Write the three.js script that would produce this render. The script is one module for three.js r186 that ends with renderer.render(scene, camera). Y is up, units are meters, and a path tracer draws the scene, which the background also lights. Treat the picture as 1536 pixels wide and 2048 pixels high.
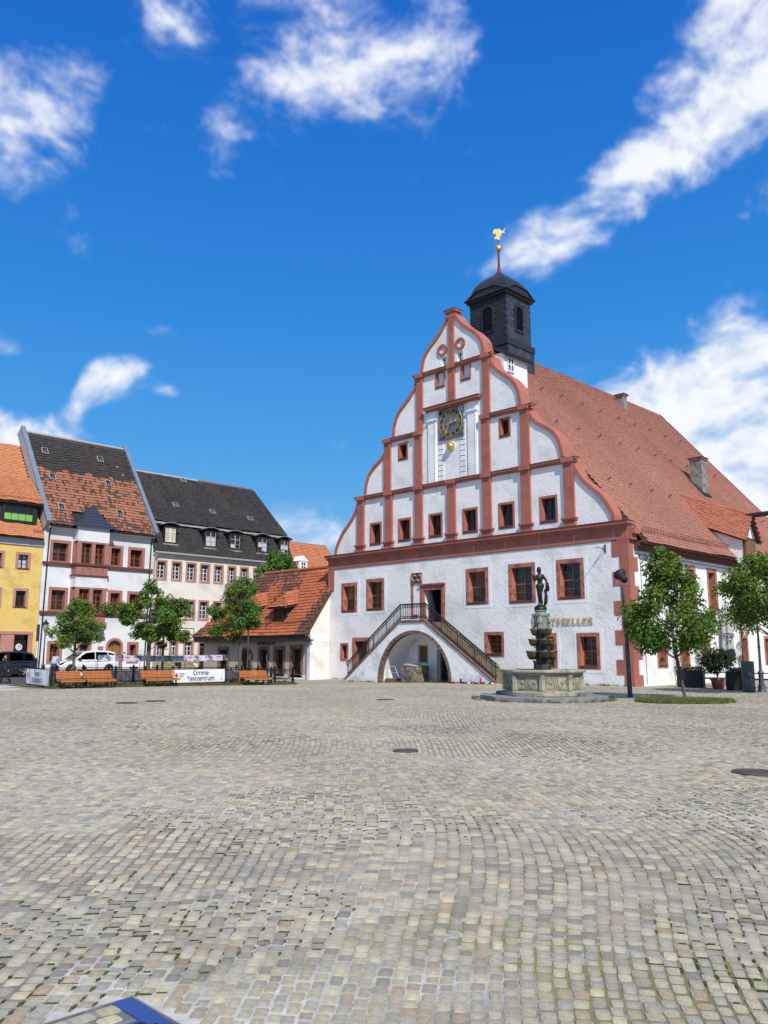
import * as THREE from 'three';
import { mergeGeometries, mergeVertices } from 'three/addons/utils/BufferGeometryUtils.js';
import { MarchingCubes } from 'three/addons/objects/MarchingCubes.js';
import { FontLoader } from 'three/addons/loaders/FontLoader.js';
import { TextGeometry } from 'three/addons/geometries/TextGeometry.js';

// ---------- camera, sky, sun, exposure ----------
const scene = new THREE.Scene();
const camera = new THREE.PerspectiveCamera(63.07, 0.75, 0.1, 2000);
camera.position.set(22.483, 1.8, 41.264);
const PITCH = 9.557 * Math.PI / 180, S2 = Math.SQRT1_2;
camera.lookAt(22.483 - S2 * Math.cos(PITCH), 1.8 + Math.sin(PITCH), 41.264 - S2 * Math.cos(PITCH));
const renderer = new THREE.WebGLRenderer();
renderer.toneMapping = THREE.LinearToneMapping;
renderer.toneMappingExposure = 1.08;
renderer.shadowMap.enabled = true;
const SUN = new THREE.Vector3(1, 1.08, 0.47).normalize();
const sun = new THREE.DirectionalLight(new THREE.Color(1, 0.945, 0.86), 4.3);
sun.position.copy(SUN).multiplyScalar(120).add(new THREE.Vector3(-10, 0, 5));
sun.target.position.set(-10, 0, 5);
sun.castShadow = true; sun.shadow.mapSize.set(4096, 4096);
Object.assign(sun.shadow.camera, { left: -70, right: 70, top: 70, bottom: -70, near: 1, far: 300 });
scene.add(sun, sun.target);

// ---------- random numbers and noise ----------
function RNG(a) { return () => { a |= 0; a = a + 0x6D2B79F5 | 0; let t = Math.imul(a ^ a >>> 15, 1 | a); t = t + Math.imul(t ^ t >>> 7, 61 | t) ^ t; return ((t ^ t >>> 14) >>> 0) / 4294967296; }; }
const rnd = RNG(7);
const clamp = (x, a = 0, b = 1) => Math.min(b, Math.max(a, x)), lerp = (a, b, t) => a + (b - a) * t;
const sstep = (a, b, x) => { const t = clamp((x - a) / (b - a)); return t * t * (3 - 2 * t); };
const PERM = new Uint8Array(512), VAL = new Float32Array(256);
{ const r = RNG(99), p = [...Array(256).keys()]; for (let i = 255; i > 0; i--) { const j = Math.floor(r() * (i + 1)); [p[i], p[j]] = [p[j], p[i]]; } for (let i = 0; i < 512; i++) PERM[i] = p[i & 255]; for (let i = 0; i < 256; i++) VAL[i] = r(); }
function n3(x, y, z) {
  const X = Math.floor(x), Y = Math.floor(y), Z = Math.floor(z); let fx = x - X, fy = y - Y, fz = z - Z;
  fx = fx * fx * (3 - 2 * fx); fy = fy * fy * (3 - 2 * fy); fz = fz * fz * (3 - 2 * fz);
  const x0 = PERM[X & 255], x1 = PERM[(X + 1) & 255], y0 = Y & 255, y1 = (Y + 1) & 255, z0 = Z & 255, z1 = (Z + 1) & 255, p00 = PERM[x0 + y0], p10 = PERM[x1 + y0], p01 = PERM[x0 + y1], p11 = PERM[x1 + y1];
  const v0 = VAL[PERM[p00 + z0]], v1 = VAL[PERM[p10 + z0]], v2 = VAL[PERM[p01 + z0]], v3 = VAL[PERM[p11 + z0]], w0 = VAL[PERM[p00 + z1]], w1 = VAL[PERM[p10 + z1]], w2 = VAL[PERM[p01 + z1]], w3 = VAL[PERM[p11 + z1]];
  const a0 = v0 + (v1 - v0) * fx, a1 = v2 + (v3 - v2) * fx, b0 = w0 + (w1 - w0) * fx, b1 = w2 + (w3 - w2) * fx, a = a0 + (a1 - a0) * fy, b = b0 + (b1 - b0) * fy;
  return lerp(a, b, fz);
}
function fbm3(x, y, z, o) { let s = 0, a = 0.5, t = 0; for (let i = 0; i < o; i++) { s += a * n3(x, y, z); t += a; a *= 0.52; x = x * 2.03 + 11.3; y = y * 2.03 + 5.1; z = z * 2.03 + 7.7; } return s / t; }
function fbmC(x, y, z, o) { let s = 0, a = 0.5, t = 0; for (let i = 0; i < o; i++) { s += a * n3(x, y, z); t += a; a *= 0.6; x = x * 2.07 + 11.3; y = y * 2.07 + 5.1; z = z * 2.07 + 7.7; } return s / t; }
function nT(x, y, P) {                                              // noise that repeats every P units
  const X = Math.floor(x), Y = Math.floor(y); let fx = x - X, fy = y - Y; fx = fx * fx * (3 - 2 * fx); fy = fy * fy * (3 - 2 * fy);
  const xa = PERM[((X % P) + P) % P & 511], xb = PERM[((X + 1) % P + P) % P & 511], ya = ((Y % P) + P) % P & 255, yb = ((Y + 1) % P + P) % P & 255, a = VAL[PERM[xa + ya]], b = VAL[PERM[xb + ya]], c = VAL[PERM[xa + yb]], d = VAL[PERM[xb + yb]], e = a + (b - a) * fx, f = c + (d - c) * fx;
  return e + (f - e) * fy;
}
function fT(u, v, P, o, g = 0.5) { let s = 0, a = 1, t = 0; for (let i = 0; i < o; i++) { s += a * nT(u * P, v * P, P); t += a; a *= g; P *= 2; } return s / t; }

// ---------- the sky: clear blue with broken fair-weather clouds ----------
{
  const W = 3072, H = 1536, data = new Float32Array(W * H * 4);
  const stops = [[-90, .30, .36, .42], [0, .36, .54, .74], [4, .25, .49, .76], [9, .125, .40, .76], [14, .072, .325, .735], [22, .034, .24, .67], [32, .018, .172, .585], [42, .012, .128, .52], [60, .010, .105, .47], [90, .009, .095, .44]];
  // clouds: azimuth and elevation of the centre, half sizes, turn (all degrees), weight
  const blobs = [
    [-46.6, 41.2, 5.2, 3.6, 10, 1.25], [-51.5, 40.6, 3.8, 2.8, -20, .8], [-42.6, 36.8, 3.2, 3.2, 40, .6], [-53, 37.2, 3, 1.8, 0, .5], [-47, 35.6, 1.6, 1.8, 0, .62],
    [-71.6, 31.6, 3.9, 3.0, 20, 1.1], [-68.0, 33.2, 1.7, 2.6, -30, .75], [-70, 27.6, 4.2, 1.5, -25, .72], [-78, 30, 5, 4, 0, 1],
    [-33.2, 27.2, 3.0, 1.9, 25, .95], [-29.4, 28.8, 4.6, 1.6, 25, 1.0], [-25.2, 31.2, 4.0, 1.9, 28, 1.0], [-20.6, 33.0, 4.5, 2.3, 25, 1.05], [-15, 34, 6, 3, 10, 1.1], [-18, 38.5, 3.5, 2.5, 20, .72], [-22, 36.6, 4, 1.4, 30, .55], [-16.5, 27.5, 3, 1.2, 10, 1.1],
    [-24, 17.0, 7, 2.4, 8, 1.6], [-18, 18.0, 6, 3, 0, 1.6], [-29.5, 15.8, 4.5, 1.6, 5, 1.1], [-20, 11.5, 9, 4, 0, 1.9], [-27, 12, 5, 2.4, 0, 1.25], [-14, 9, 8, 4, 0, 1.3], [-25, 7.5, 7, 3, 0, 1.2], [-32.2, 18.9, 1.8, 1.0, -20, .7],
    [-57.2, 33.2, 1.7, 2.8, -15, .72], [-51.5, 34.4, 2.3, 1.8, 0, .62], [-62, 39.5, 2.5, 1.6, 30, .5], [-60.4, 37.5, 2.4, 1.2, 35, .55],
    [-64.2, 17.4, 1.5, 1.3, 30, .85], [-62.8, 18.4, 1.5, .9, 30, .7], [-65.8, 15.8, 1.2, .8, 40, .5], [-71.2, 19.4, 2.8, .8, -20, .68], [-60, 17.2, 1.0, .5, 0, .55], [-60.5, 21, 1.5, .5, 0, .5],
    [-50, 8.2, 4.4, 1.7, 4, 1.7], [-45, 7.2, 4, 1.6, 0, 1.2], [-67.5, 13.0, 5.5, 1.4, -6, 1.35], [-75, 13, 5, 1.8, 0, 1.2], [-46.5, 14.3, 3.2, .7, 4, .78], [-56, 6, 5, 1.5, 0, 1], [-64, 9, 4, 1.4, 0, .9], [-37, 7, 4, 1.6, 0, .9],
  ];
  const r = RNG(4242);                                               // the rest of the sky goes on with the same kind of clouds
  for (let i = 0; i < 150; i++) { const az = r() * 360 - 180, el = 5 + 80 * Math.pow(r(), 1.5), s = 2 + r() * 5; if (az > -84 && az < -6 && el < 47) continue; blobs.push([az, el, s * 1.3 / Math.max(.25, Math.cos(el * Math.PI / 180)), s * .55, (r() - .3) * 50, .6 + r() * .75]); }
  for (const b of blobs) { const t = b[4] * Math.PI / 180; b.push(Math.cos(t), Math.sin(t), 2.15 * Math.max(b[2], b[3])); }
  const sAz = Math.atan2(SUN.x, -SUN.z);
  const azs = [...Array(W).keys()].map((i) => { const a = ((i + 0.5) / W - 0.5) * 2 * Math.PI; return Math.atan2(Math.cos(a), -Math.sin(a)) * 180 / Math.PI; });
  for (let j = 0; j < H; j++) {
    const el = ((j + 0.5) / H - 0.5) * 180, er = el * Math.PI / 180, ce = Math.cos(er), se = Math.sin(er);
    let k = 0; while (k < stops.length - 2 && el > stops[k + 1][0]) k++;
    const t = clamp((el - stops[k][0]) / (stops[k + 1][0] - stops[k][0])), base = [1, 2, 3].map((c) => lerp(stops[k][c], stops[k + 1][c], t));
    const row = blobs.filter((b) => Math.abs(el - b[1]) < Math.max(b[2] * .8, b[3]) * 2.6 + 2);
    for (let i = 0; i < W; i++) {
      // equirectangular: u = atan2(z, x) / 2pi + 1/2
      const a = ((i + 0.5) / W - 0.5) * 2 * Math.PI, dx = Math.cos(a) * ce, dz = Math.sin(a) * ce, o = (j * W + i) * 4;
      let R = base[0], G = base[1], B = base[2];
      if (el > 1 && row.length) {
        const az = azs[i]; let v = 0; const near = az > -90 && az < 0;
        for (const b of row) {
          let da = az - b[0]; if (da > 180) da -= 360; if (da < -180) da += 360; da *= ce; if (da > b[8] || da < -b[8]) continue;
          const de = el - b[1], p = (da * b[6] + de * b[7]) / b[2], q = (-da * b[7] + de * b[6]) / b[3], e = p * p + q * q;
          if (e < 4.5) v += b[5] * Math.exp(-e * 0.9);
        }
        if (v > .02) {
          const w = fbm3(dx * 7 + 3, se * 9, dz * 7, 3) - .5;
          const n = fbmC(dx * 15 + w * 1.5, se * 20 + w * 1.2, dz * 15 - w * 1.2, near ? 7 : 4);
          const fil = 1 - Math.abs(fbm3(dx * 26 + w * 4, se * 34 - w * 3, dz * 26 + 9, near ? 4 : 2) - .5) * 2;
          const dens = Math.min(v, 2) * 0.5 + (n - .5) * 2.7 + (fil - .75) * .38 - .02 - .5 * (1 - sstep(0, .55, v));
          const al = Math.pow(sstep(-.06, 1.25, dens), 1.35); 
          if (al > 0) {
            const n2 = fbm3(dx * 15 + w * 1.5 + .05, se * 20 + w * 1.2 + .35, dz * 15 - w * 1.2, near ? 5 : 3), lit = clamp(.5 + (n - n2) * 2.6 + dens * .3);
            const cr = lerp(.50, .90, lit), cg = lerp(.60, .925, lit), cb = lerp(.76, .96, lit), A = al * .95;
            R = lerp(R, cr, A); G = lerp(G, cg, A); B = lerp(B, cb, Math.pow(A, .8));
          }
        }
      }
      data[o] = R; data[o + 1] = G; data[o + 2] = B; data[o + 3] = 1;
    }
  }
  const sky = new THREE.DataTexture(data, W, H, THREE.RGBAFormat, THREE.FloatType);
  sky.mapping = THREE.EquirectangularReflectionMapping; sky.magFilter = THREE.LinearFilter; sky.needsUpdate = true;
  scene.background = sky; scene.environment = sky;
}

// ---------- geometry helpers ----------
const V = (x, y, z) => new THREE.Vector3(x, y, z);
function clean(g) { const q = g.index ? g.toNonIndexed() : g; for (const k of Object.keys(q.attributes)) if (!['position', 'normal', 'uv'].includes(k)) q.deleteAttribute(k); q.morphAttributes = {}; return q; }
const mg = (list) => list.length === 1 ? clean(list[0]) : mergeGeometries(list.map(clean));
function bx(x0, x1, y0, y1, z0, z1) {                                // a box between two corners, uv in metres
  const w = x1 - x0, h = y1 - y0, d = z1 - z0, g = new THREE.BoxGeometry(w, h, d), uv = g.attributes.uv, s = [[d, h], [d, h], [w, d], [w, d], [w, h], [w, h]];
  for (let i = 0; i < 24; i++) { const f = s[i >> 2]; uv.setXY(i, uv.getX(i) * f[0] + x0 + z0, uv.getY(i) * f[1] + y0); }
  return g.translate((x0 + x1) / 2, (y0 + y1) / 2, (z0 + z1) / 2);
}
function shapeOf(pts) { const s = new THREE.Shape(); pts.forEach((p, i) => i ? s.lineTo(p[0], p[1]) : s.moveTo(p[0], p[1])); s.closePath(); return s; }
function ext(pts, z0, z1, holes = [], bevel = 0) {
  const s = Array.isArray(pts) ? shapeOf(pts) : pts; for (const h of holes) s.holes.push(Array.isArray(h) ? shapeOf(h) : h);
  const g = new THREE.ExtrudeGeometry(s, { depth: z1 - z0 - 2 * bevel, bevelEnabled: bevel > 0, bevelThickness: bevel, bevelSize: bevel, bevelOffset: -bevel, bevelSegments: 2, curveSegments: 16 });
  return g.translate(0, 0, z0 + bevel);
}
const rc = (x0, x1, y0, y1) => [[x0, y0], [x1, y0], [x1, y1], [x0, y1]];
const ring = (x0, x1, y0, y1, w, z0, z1, wb = w) => ext(rc(x0, x1, y0, y1), z0, z1, [rc(x0 + w, x1 - w, y0 + wb, y1 - w)]);
function rod(a, b, r0, r1 = r0, n = 6) {
  const A = V(...a), B = V(...b), L = A.distanceTo(B), g = new THREE.CylinderGeometry(r1, r0, L, n, 1);
  g.applyQuaternion(new THREE.Quaternion().setFromUnitVectors(V(0, 1, 0), B.clone().sub(A).normalize())); return g.translate((A.x + B.x) / 2, (A.y + B.y) / 2, (A.z + B.z) / 2);
}
const tubeP = (pts, r, n = 6, seg = 0, closed = false) => new THREE.TubeGeometry(new THREE.CatmullRomCurve3(pts.map((p) => V(...p)), closed), seg || pts.length * 4, r, n, closed);
const lathe = (pts, n = 24) => new THREE.LatheGeometry(pts.map((p) => new THREE.Vector2(p[0], p[1])), n);
const cyl = (r0, r1, h, x, y, z, n = 16) => new THREE.CylinderGeometry(r1, r0, h, n).translate(x, y + h / 2, z);
function quadGeo(list) {                                             // polygons given by their corners, uv in metres along the first edge
  const P = [], U = [];
  for (const q of list) {
    const v = q.map((p) => V(...p)), e = v[1].clone().sub(v[0]).normalize(), nn = e.clone().cross(v[2].clone().sub(v[0])).normalize(), f = nn.clone().cross(e);
    for (let i = 1; i < v.length - 1; i++) for (const k of [0, i, i + 1]) { P.push(v[k].x, v[k].y, v[k].z); const d = v[k].clone().sub(v[0]); U.push(d.dot(e), d.dot(f)); }
  }
  const g = new THREE.BufferGeometry(); g.setAttribute('position', new THREE.Float32BufferAttribute(P, 3)); g.setAttribute('uv', new THREE.Float32BufferAttribute(U, 2)); g.computeVertexNormals(); return g;
}
function slab(q, t) {                                                // a flat polygon given thickness t below its face
  const v = q.map((p) => V(...p)), n = v[1].clone().sub(v[0]).cross(v[2].clone().sub(v[0])).normalize(), d = n.multiplyScalar(-t), lo = v.map((p) => p.clone().add(d).toArray()), up = q;
  const sides = q.map((_, i) => { const j = (i + 1) % q.length; return [up[j], up[i], lo[i], lo[j]]; });
  return quadGeo([up, lo.slice().reverse(), ...sides]);
}
function blob(bones, cell, k = 0.03) {                               // tapered capsules joined by a smooth minimum, meshed with marching cubes
  const lo = V(1e9, 1e9, 1e9), hi = V(-1e9, -1e9, -1e9);
  for (const b of bones) for (const [i, r] of [[0, 3], [4, 7]]) { const p = V(b[i], b[i + 1], b[i + 2]); lo.min(p.clone().subScalar(b[r] + 3 * cell)); hi.max(p.clone().addScalar(b[r] + 3 * cell)); }
  const size = Math.max(hi.x - lo.x, hi.y - lo.y, hi.z - lo.z), c = lo.clone().add(hi).multiplyScalar(.5), N = Math.min(110, Math.ceil(size / cell) + 2), mc = new MarchingCubes(N, new THREE.MeshBasicMaterial(), false, false, 160000), half = size / 2;
  mc.isolation = 0; const F = mc.field, s = N / 2;
  const inb = [Math.floor(((lo.x - c.x) / half) * s + s), Math.ceil(((hi.x - c.x) / half) * s + s), Math.floor(((lo.z - c.z) / half) * s + s), Math.ceil(((hi.z - c.z) / half) * s + s)];
  for (let z = 0; z < N; z++) for (let y = 0; y < N; y++) for (let x = 0; x < N; x++) {
    let d = 1e9; if (x >= inb[0] && x <= inb[1] && z >= inb[2] && z <= inb[3]) {
      const px = c.x + (x - s) / s * half, py = c.y + (y - s) / s * half, pz = c.z + (z - s) / s * half;
      for (const b of bones) {
        const ax = b[4] - b[0], ay = b[5] - b[1], az = b[6] - b[2], qx = px - b[0], qy = py - b[1], qz = pz - b[2], l = ax * ax + ay * ay + az * az, t = l > 0 ? clamp((qx * ax + qy * ay + qz * az) / l) : 0;
        const sc = b[8] || 1, e = Math.hypot(qx - ax * t, qy - ay * t, (qz - az * t) * sc) - lerp(b[3], b[7], t);
        const h = Math.max(k - Math.abs(d - e), 0) / k; d = Math.min(d, e) - h * h * k * .25;
      }
    }
    F[x + y * N + z * N * N] = d > 1e8 ? -1 : -d;
  }
  mc.update();
  const n = mc.count, g = new THREE.BufferGeometry(); g.setAttribute('position', new THREE.BufferAttribute(mc.positionArray.slice(0, n * 3), 3));
  const m = mergeVertices(g, 1e-5); m.computeVertexNormals(); m.scale(half, half, half); m.translate(c.x, c.y, c.z);
  const P = m.attributes.position, uv = new Float32Array(P.count * 2); for (let i = 0; i < P.count; i++) { uv[2 * i] = P.getX(i) + P.getZ(i); uv[2 * i + 1] = P.getY(i); } m.setAttribute('uv', new THREE.BufferAttribute(uv, 2));
  return m;
}

// ---------- things, parts, names ----------
const taken = new Map();
function numbered(name) { const k = taken.get(name) || 0; taken.set(name, k + 1); return k ? name + '_' + String(k).padStart(3, '0') : name; }
function thing(name, label, category, pos = [0, 0, 0], ry = 0, group) { const o = new THREE.Group(); o.name = numbered(name); o.position.set(...pos); o.rotation.y = ry; o.userData = { label, category }; if (group) o.userData.group = group; scene.add(o); return o; }
function part(parent, name, geo, mat, pos, ry) { const m = new THREE.Mesh(geo, mat); m.name = name; if (pos) m.position.set(...pos); if (ry) m.rotation.y = ry; parent.add(m); return m; }
function one(name, label, category, geo, mat, pos, ry = 0, group) { const m = new THREE.Mesh(geo, mat); m.name = numbered(name); if (pos) m.position.set(...pos); m.rotation.y = ry; m.userData = { label, category }; if (group) m.userData.group = group; scene.add(m); return m; }
function sub(parent, name, pos, ry) { const g = new THREE.Group(); g.name = name; if (pos) g.position.set(...pos); if (ry) g.rotation.y = ry; parent.add(g); return g; }
function struct(name, geo, mat) { const m = new THREE.Mesh(geo, mat); m.name = name; m.userData = { kind: 'structure' }; scene.add(m); return m; }

// ---------- procedural textures and materials ----------
function tex(n, metres, fn, srgb = false) {
  const d = new Uint8Array(n * n * 4);
  for (let j = 0; j < n; j++) for (let i = 0; i < n; i++) { const c = fn(i / n, j / n), o = (j * n + i) * 4; const a = Array.isArray(c) ? c : [c, c, c]; d[o] = clamp(a[0]) * 255; d[o + 1] = clamp(a[1]) * 255; d[o + 2] = clamp(a[2]) * 255; d[o + 3] = 255; }
  const t = new THREE.DataTexture(d, n, n); t.wrapS = t.wrapT = THREE.RepeatWrapping; t.magFilter = THREE.LinearFilter; t.minFilter = THREE.LinearMipmapLinearFilter; t.generateMipmaps = true; t.repeat.set(1 / metres, 1 / metres); if (srgb) t.colorSpace = THREE.SRGBColorSpace; t.needsUpdate = true; return t;
}
const T = {
  plaster: tex(512, 6, (u, v) => { const a = fT(u, v, 4, 6), b = fT(u + .3, v * 1 + .7, 32, 3); const s = sstep(.6, .72, fT(u + .2, v + .6, 7, 6, .6)); return .82 + .15 * sstep(.25, .6, a) + .05 * (b - .5) - .09 * s; }),
  stain: tex(512, 5, (u, v) => { const s = sstep(.56, .7, fT(u, v, 6, 6, .6)), k = sstep(.6, .66, fT(u + .4, v + .2, 14, 5, .6)); return .97 - .2 * s * fT(u, v, 30, 3) * 1.6 - .1 * k; }),
  dirty: tex(512, 5, (u, v) => { const a = fT(u, v, 5, 6), b = fT(u, v, 40, 3), s = sstep(.55, .75, fT(u, v, 9, 5)); return .86 + .12 * a + .08 * (b - .5) - .28 * s * b; }),
  trowel: tex(1024, 2.8, (u, v) => { const w = fT(u, v, 6, 4) * 1.1, a = nT(u * 14 + w * 9, v * 34 + w * 13, 1e6), q = Math.abs(fT(u + w * .12, v - w * .16, 16, 4) - .5) * 2, l = Math.pow(1 - Math.abs(fT(u + w * .3, v + w * .22, 12, 2) - .5) * 2, 7); return (.4 * fT(u, v, 24, 4) + .5 * q + .2 * l); }),
  fine: tex(512, 1.2, (u, v) => fT(u, v, 24, 5, .7)),
  stone: tex(512, 2, (u, v) => { const a = fT(u, v, 8, 5, .6), b = fT(u + .5, v, 64, 2); return .72 + .28 * a + .12 * (b - .5); }),
  stoneWorn: tex(512, 2.4, (u, v) => { const a = fT(u, v, 7, 6, .6), s = sstep(.52, .7, fT(u + .2, v + .4, 10, 5)), p = sstep(.62, .72, fT(u + .7, v + .1, 22, 4)); return [.74 + .26 * a - .38 * s + .22 * p, .74 + .26 * a - .34 * s + .24 * p, .74 + .26 * a - .32 * s + .26 * p]; }),
  wood: tex(512, 1.2, (u, v) => .62 + .38 * fT(u * 1 + .02 * fT(u, v, 6, 3), v, 6, 1) * 0 + .3 * nT(u * 64 + 3 * fT(u, v, 4, 3), v * 4, 1e6) + .12 * nT(u * 160, v * 8, 1e6)),
  slate: tex(256, 1.5, (u, v) => .7 + .3 * fT(u, v, 16, 4, .6)),
  leaf: tex(128, .2, (u, v) => .8 + .2 * fT(u, v, 16, 3)),
  bed: tex(2048, 26, (u, v) => {                                     // joint filling: pale sand, dark grit and moss
    const a = fT(u, v, 7, 7, .55), b = fT(u + .37, v + .61, 300, 2), d = sstep(.52, .68, fT(u + .11, v + .83, 9, 6, .55)) * .8, m = sstep(.63, .74, fT(u + .53, v + .29, 8, 6, .6)) * sstep(.35, .6, b + .1);
    let c = [.69 + .16 * (b - .5) + .1 * (a - .5), .69 + .16 * (b - .5) + .1 * (a - .5), .66 + .16 * (b - .5) + .1 * (a - .5)];
    const k = [.31 + .1 * b, .29 + .1 * b, .26 + .08 * b], g = [.36 + .12 * b, .365 + .12 * b, .25]; c = c.map((x, i) => lerp(x, k[i], d * .85)); return c.map((x, i) => lerp(x, g[i], m * .8));
  }, true),
  asphalt: tex(512, 3, (u, v) => .55 + .3 * fT(u, v, 6, 5) + .35 * (fT(u, v, 128, 2) - .5)),
};
T.bed.offset.set(.75, .3);
T.cobble = tex(256, .32, (u, v) => { const a = fT(u, v, 6, 5, .7), b = fT(u + .4, v + .3, 40, 2); return .62 + .42 * a + .34 * (b - .5); });
function mat(c, o = {}) {
  const { map, bump, bs = .004, rough = .85, metal = 0, phys, ...rest } = o;
  const m = new (phys ? THREE.MeshPhysicalMaterial : THREE.MeshStandardMaterial)({ roughness: rough, metalness: metal, ...(phys || {}), ...rest });
  m.color.setRGB(...c); if (map) m.map = map; if (bump) { m.bumpMap = bump; m.bumpScale = bs; } return m;
}
const M = {
  plasterWhite: mat([.86, .85, .825], { map: T.plaster, bump: T.trowel, bs: .02, rough: .92 }),
  plasterSmooth: mat([.86, .86, .85], { map: T.plaster, bump: T.fine, bs: .004, rough: .9 }),
  plasterStained: mat([.87, .87, .86], { map: T.stain, bump: T.fine, bs: .006, rough: .9 }),
  stepStone: mat([.21, .17, .115], { map: T.stoneWorn, bump: T.fine, bs: .01 }),
  plasterRough: mat([.86, .85, .825], { map: T.plaster, bump: T.trowel, bs: .016, rough: .92 }),
  plasterHouse: mat([.75, .76, .765], { map: T.plaster, bump: T.fine, bs: .004, rough: .9 }),
  plasterSide: mat([.86, .86, .84], { map: T.plaster, bump: T.fine, bs: .012, rough: .92 }),
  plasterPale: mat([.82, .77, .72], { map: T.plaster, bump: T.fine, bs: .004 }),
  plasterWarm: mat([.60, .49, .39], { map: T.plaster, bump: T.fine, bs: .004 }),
  plasterCream: mat([.82, .77, .66], { map: T.plaster, bump: T.fine, bs: .004 }),
  plasterYellow: mat([.80, .56, .17], { map: T.dirty, bump: T.trowel, bs: .025 }),
  vane: mat([.66, .50, .2], { rough: .6 }),
  chimney: mat([.27, .26, .24], { map: T.stoneWorn, bump: T.fine, bs: .01 }),
  trim: mat([.415, .142, .1], { map: T.dirty, bump: T.fine, bs: .006 }),
  trimDark: mat([.155, .052, .036], { map: T.stone, bump: T.fine, bs: .006 }),
  sandstone: mat([.46, .175, .12], { map: T.stoneWorn, bump: T.fine, bs: .01 }),
  sandstoneWhite: mat([.42, .185, .145], { map: T.stone, bump: T.fine, bs: .008 }),
  sandstoneCream: mat([.50, .26, .20], { map: T.stone, bump: T.fine, bs: .008 }),
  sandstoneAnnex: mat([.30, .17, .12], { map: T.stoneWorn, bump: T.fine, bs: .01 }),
  brownStone: mat([.23, .13, .095], { map: T.stoneWorn, bump: T.fine, bs: .012 }),
  oak: mat([.30, .115, .03], { map: T.wood, rough: .6 }),
  oakDoor: mat([.36, .17, .055], { map: T.wood, bump: T.wood, bs: .004, rough: .55 }),
  redWood: mat([.26, .062, .02], { map: T.wood, rough: .6 }),
  plank: mat([.22, .115, .055], { map: T.wood, bump: T.wood, bs: .006, rough: .8 }),
  benchWood: mat([.56, .185, .035], { map: T.wood, bump: T.wood, bs: .004, rough: .55 }),
  whiteFrame: mat([.74, .76, .80], { rough: .5 }),
  blueFrame: mat([.55, .62, .76], { rough: .5 }),
  darkFrame: mat([.02, .017, .014], { rough: .6 }),
  glass: mat([.016, .015, .014], { rough: .07 }), glassSky: mat([.03, .035, .042], { rough: .06 }),
  glassWarm: mat([.035, .022, .012], { rough: .1 }),
  curtain: mat([.52, .55, .58], { rough: .35 }),
  void_: mat([.012, .011, .011], { rough: .9 }),
  iron: mat([.008, .008, .009], { rough: .7 }),
  ironGrey: mat([.075, .085, .10], { rough: .5, metal: .3 }),
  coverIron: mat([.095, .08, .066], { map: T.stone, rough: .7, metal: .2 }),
  gutter: mat([.035, .032, .032], { rough: .5, metal: .4 }),
  zinc: mat([.30, .36, .44], { map: T.stone, rough: .42, metal: .55 }),
  slate: mat([.022, .024, .034], { map: T.slate, bump: T.fine, bs: .004, rough: .55 }),
  slateBlue: mat([.035, .045, .075], { map: T.slate, bump: T.fine, bs: .004, rough: .45 }),
  gold: mat([.80, .55, .18], { rough: .42, metal: .85 }),
  goldPaint: mat([.60, .42, .15], { rough: .42, metal: .35 }),
  clockGrey: mat([.135, .15, .18], { map: T.stone, rough: .75 }),
  black: mat([.012, .012, .013], { rough: .6 }),
  bronze: mat([.022, .021, .024], { map: T.stone, bump: T.fine, bs: .002, rough: .48, metal: .5 }),
  verdigris: mat([.19, .25, .20], { map: T.stoneWorn, bump: T.fine, bs: .012, rough: .8 }),
  fountain: mat([.40, .365, .265], { map: T.stoneWorn, bump: T.stoneWorn, bs: .012, rough: .9 }),
  fountainDark: mat([.055, .05, .038], { map: T.stoneWorn, bump: T.stoneWorn, bs: .014, rough: .55 }),
  fountainMoss: mat([.14, .095, .03], { map: T.stoneWorn, bump: T.stoneWorn, bs: .016, rough: .6 }),
  figure: mat([.27, .255, .215], { map: T.stoneWorn, bump: T.fine, bs: .006 }),
  water: mat([.01, .014, .012], { rough: .05 }),
  granite: mat([.25, .245, .235], { map: T.stoneWorn, bump: T.fine, bs: .01 }),
  concrete: mat([.40, .39, .37], { map: T.dirty, bump: T.fine, bs: .005 }),
  asphalt: mat([.085, .085, .088], { map: T.asphalt, bump: T.fine, bs: .006, rough: .95 }),
  paving: mat([.34, .33, .31], { map: T.dirty, bump: T.fine, bs: .006 }),
  cobbleFar: mat([.40, .37, .32], { map: T.asphalt, bump: T.fine, bs: .01, rough: .95 }),
  bed: mat([1, 1, 1], { map: T.bed, bump: T.fine, bs: .008, rough: 1 }),
  bark: mat([.13, .105, .08], { map: T.stone, bump: T.wood, bs: .02, rough: .95 }),
  tileSlab: mat([.10, .045, .03], { rough: .9 }), tileSlabDark: mat([.02, .018, .016], { rough: .9 }),
  tile: mat([1, 1, 1], { map: T.slate, bump: T.fine, bs: .003, rough: .8 }),
  paper: mat([.80, .80, .79], { rough: .6 }), red: mat([.55, .025, .015], { rough: .5 }), ink: mat([.03, .035, .12], { rough: .6 }),
};
const leafMat = new THREE.MeshPhysicalMaterial({ roughness: .6, vertexColors: true, transmission: .42, thickness: 0, side: THREE.DoubleSide, specularIntensity: .35 });
const grassMat = mat([1, 1, 1], { rough: .8, side: THREE.DoubleSide });

// ---------- lie of the land ----------
function gY(x, z) { return .35 * sstep(-26, -37, x) - .2 * Math.exp(-(((x + 21) / 8) ** 2 + ((z - 6) / 9) ** 2)); }

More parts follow.
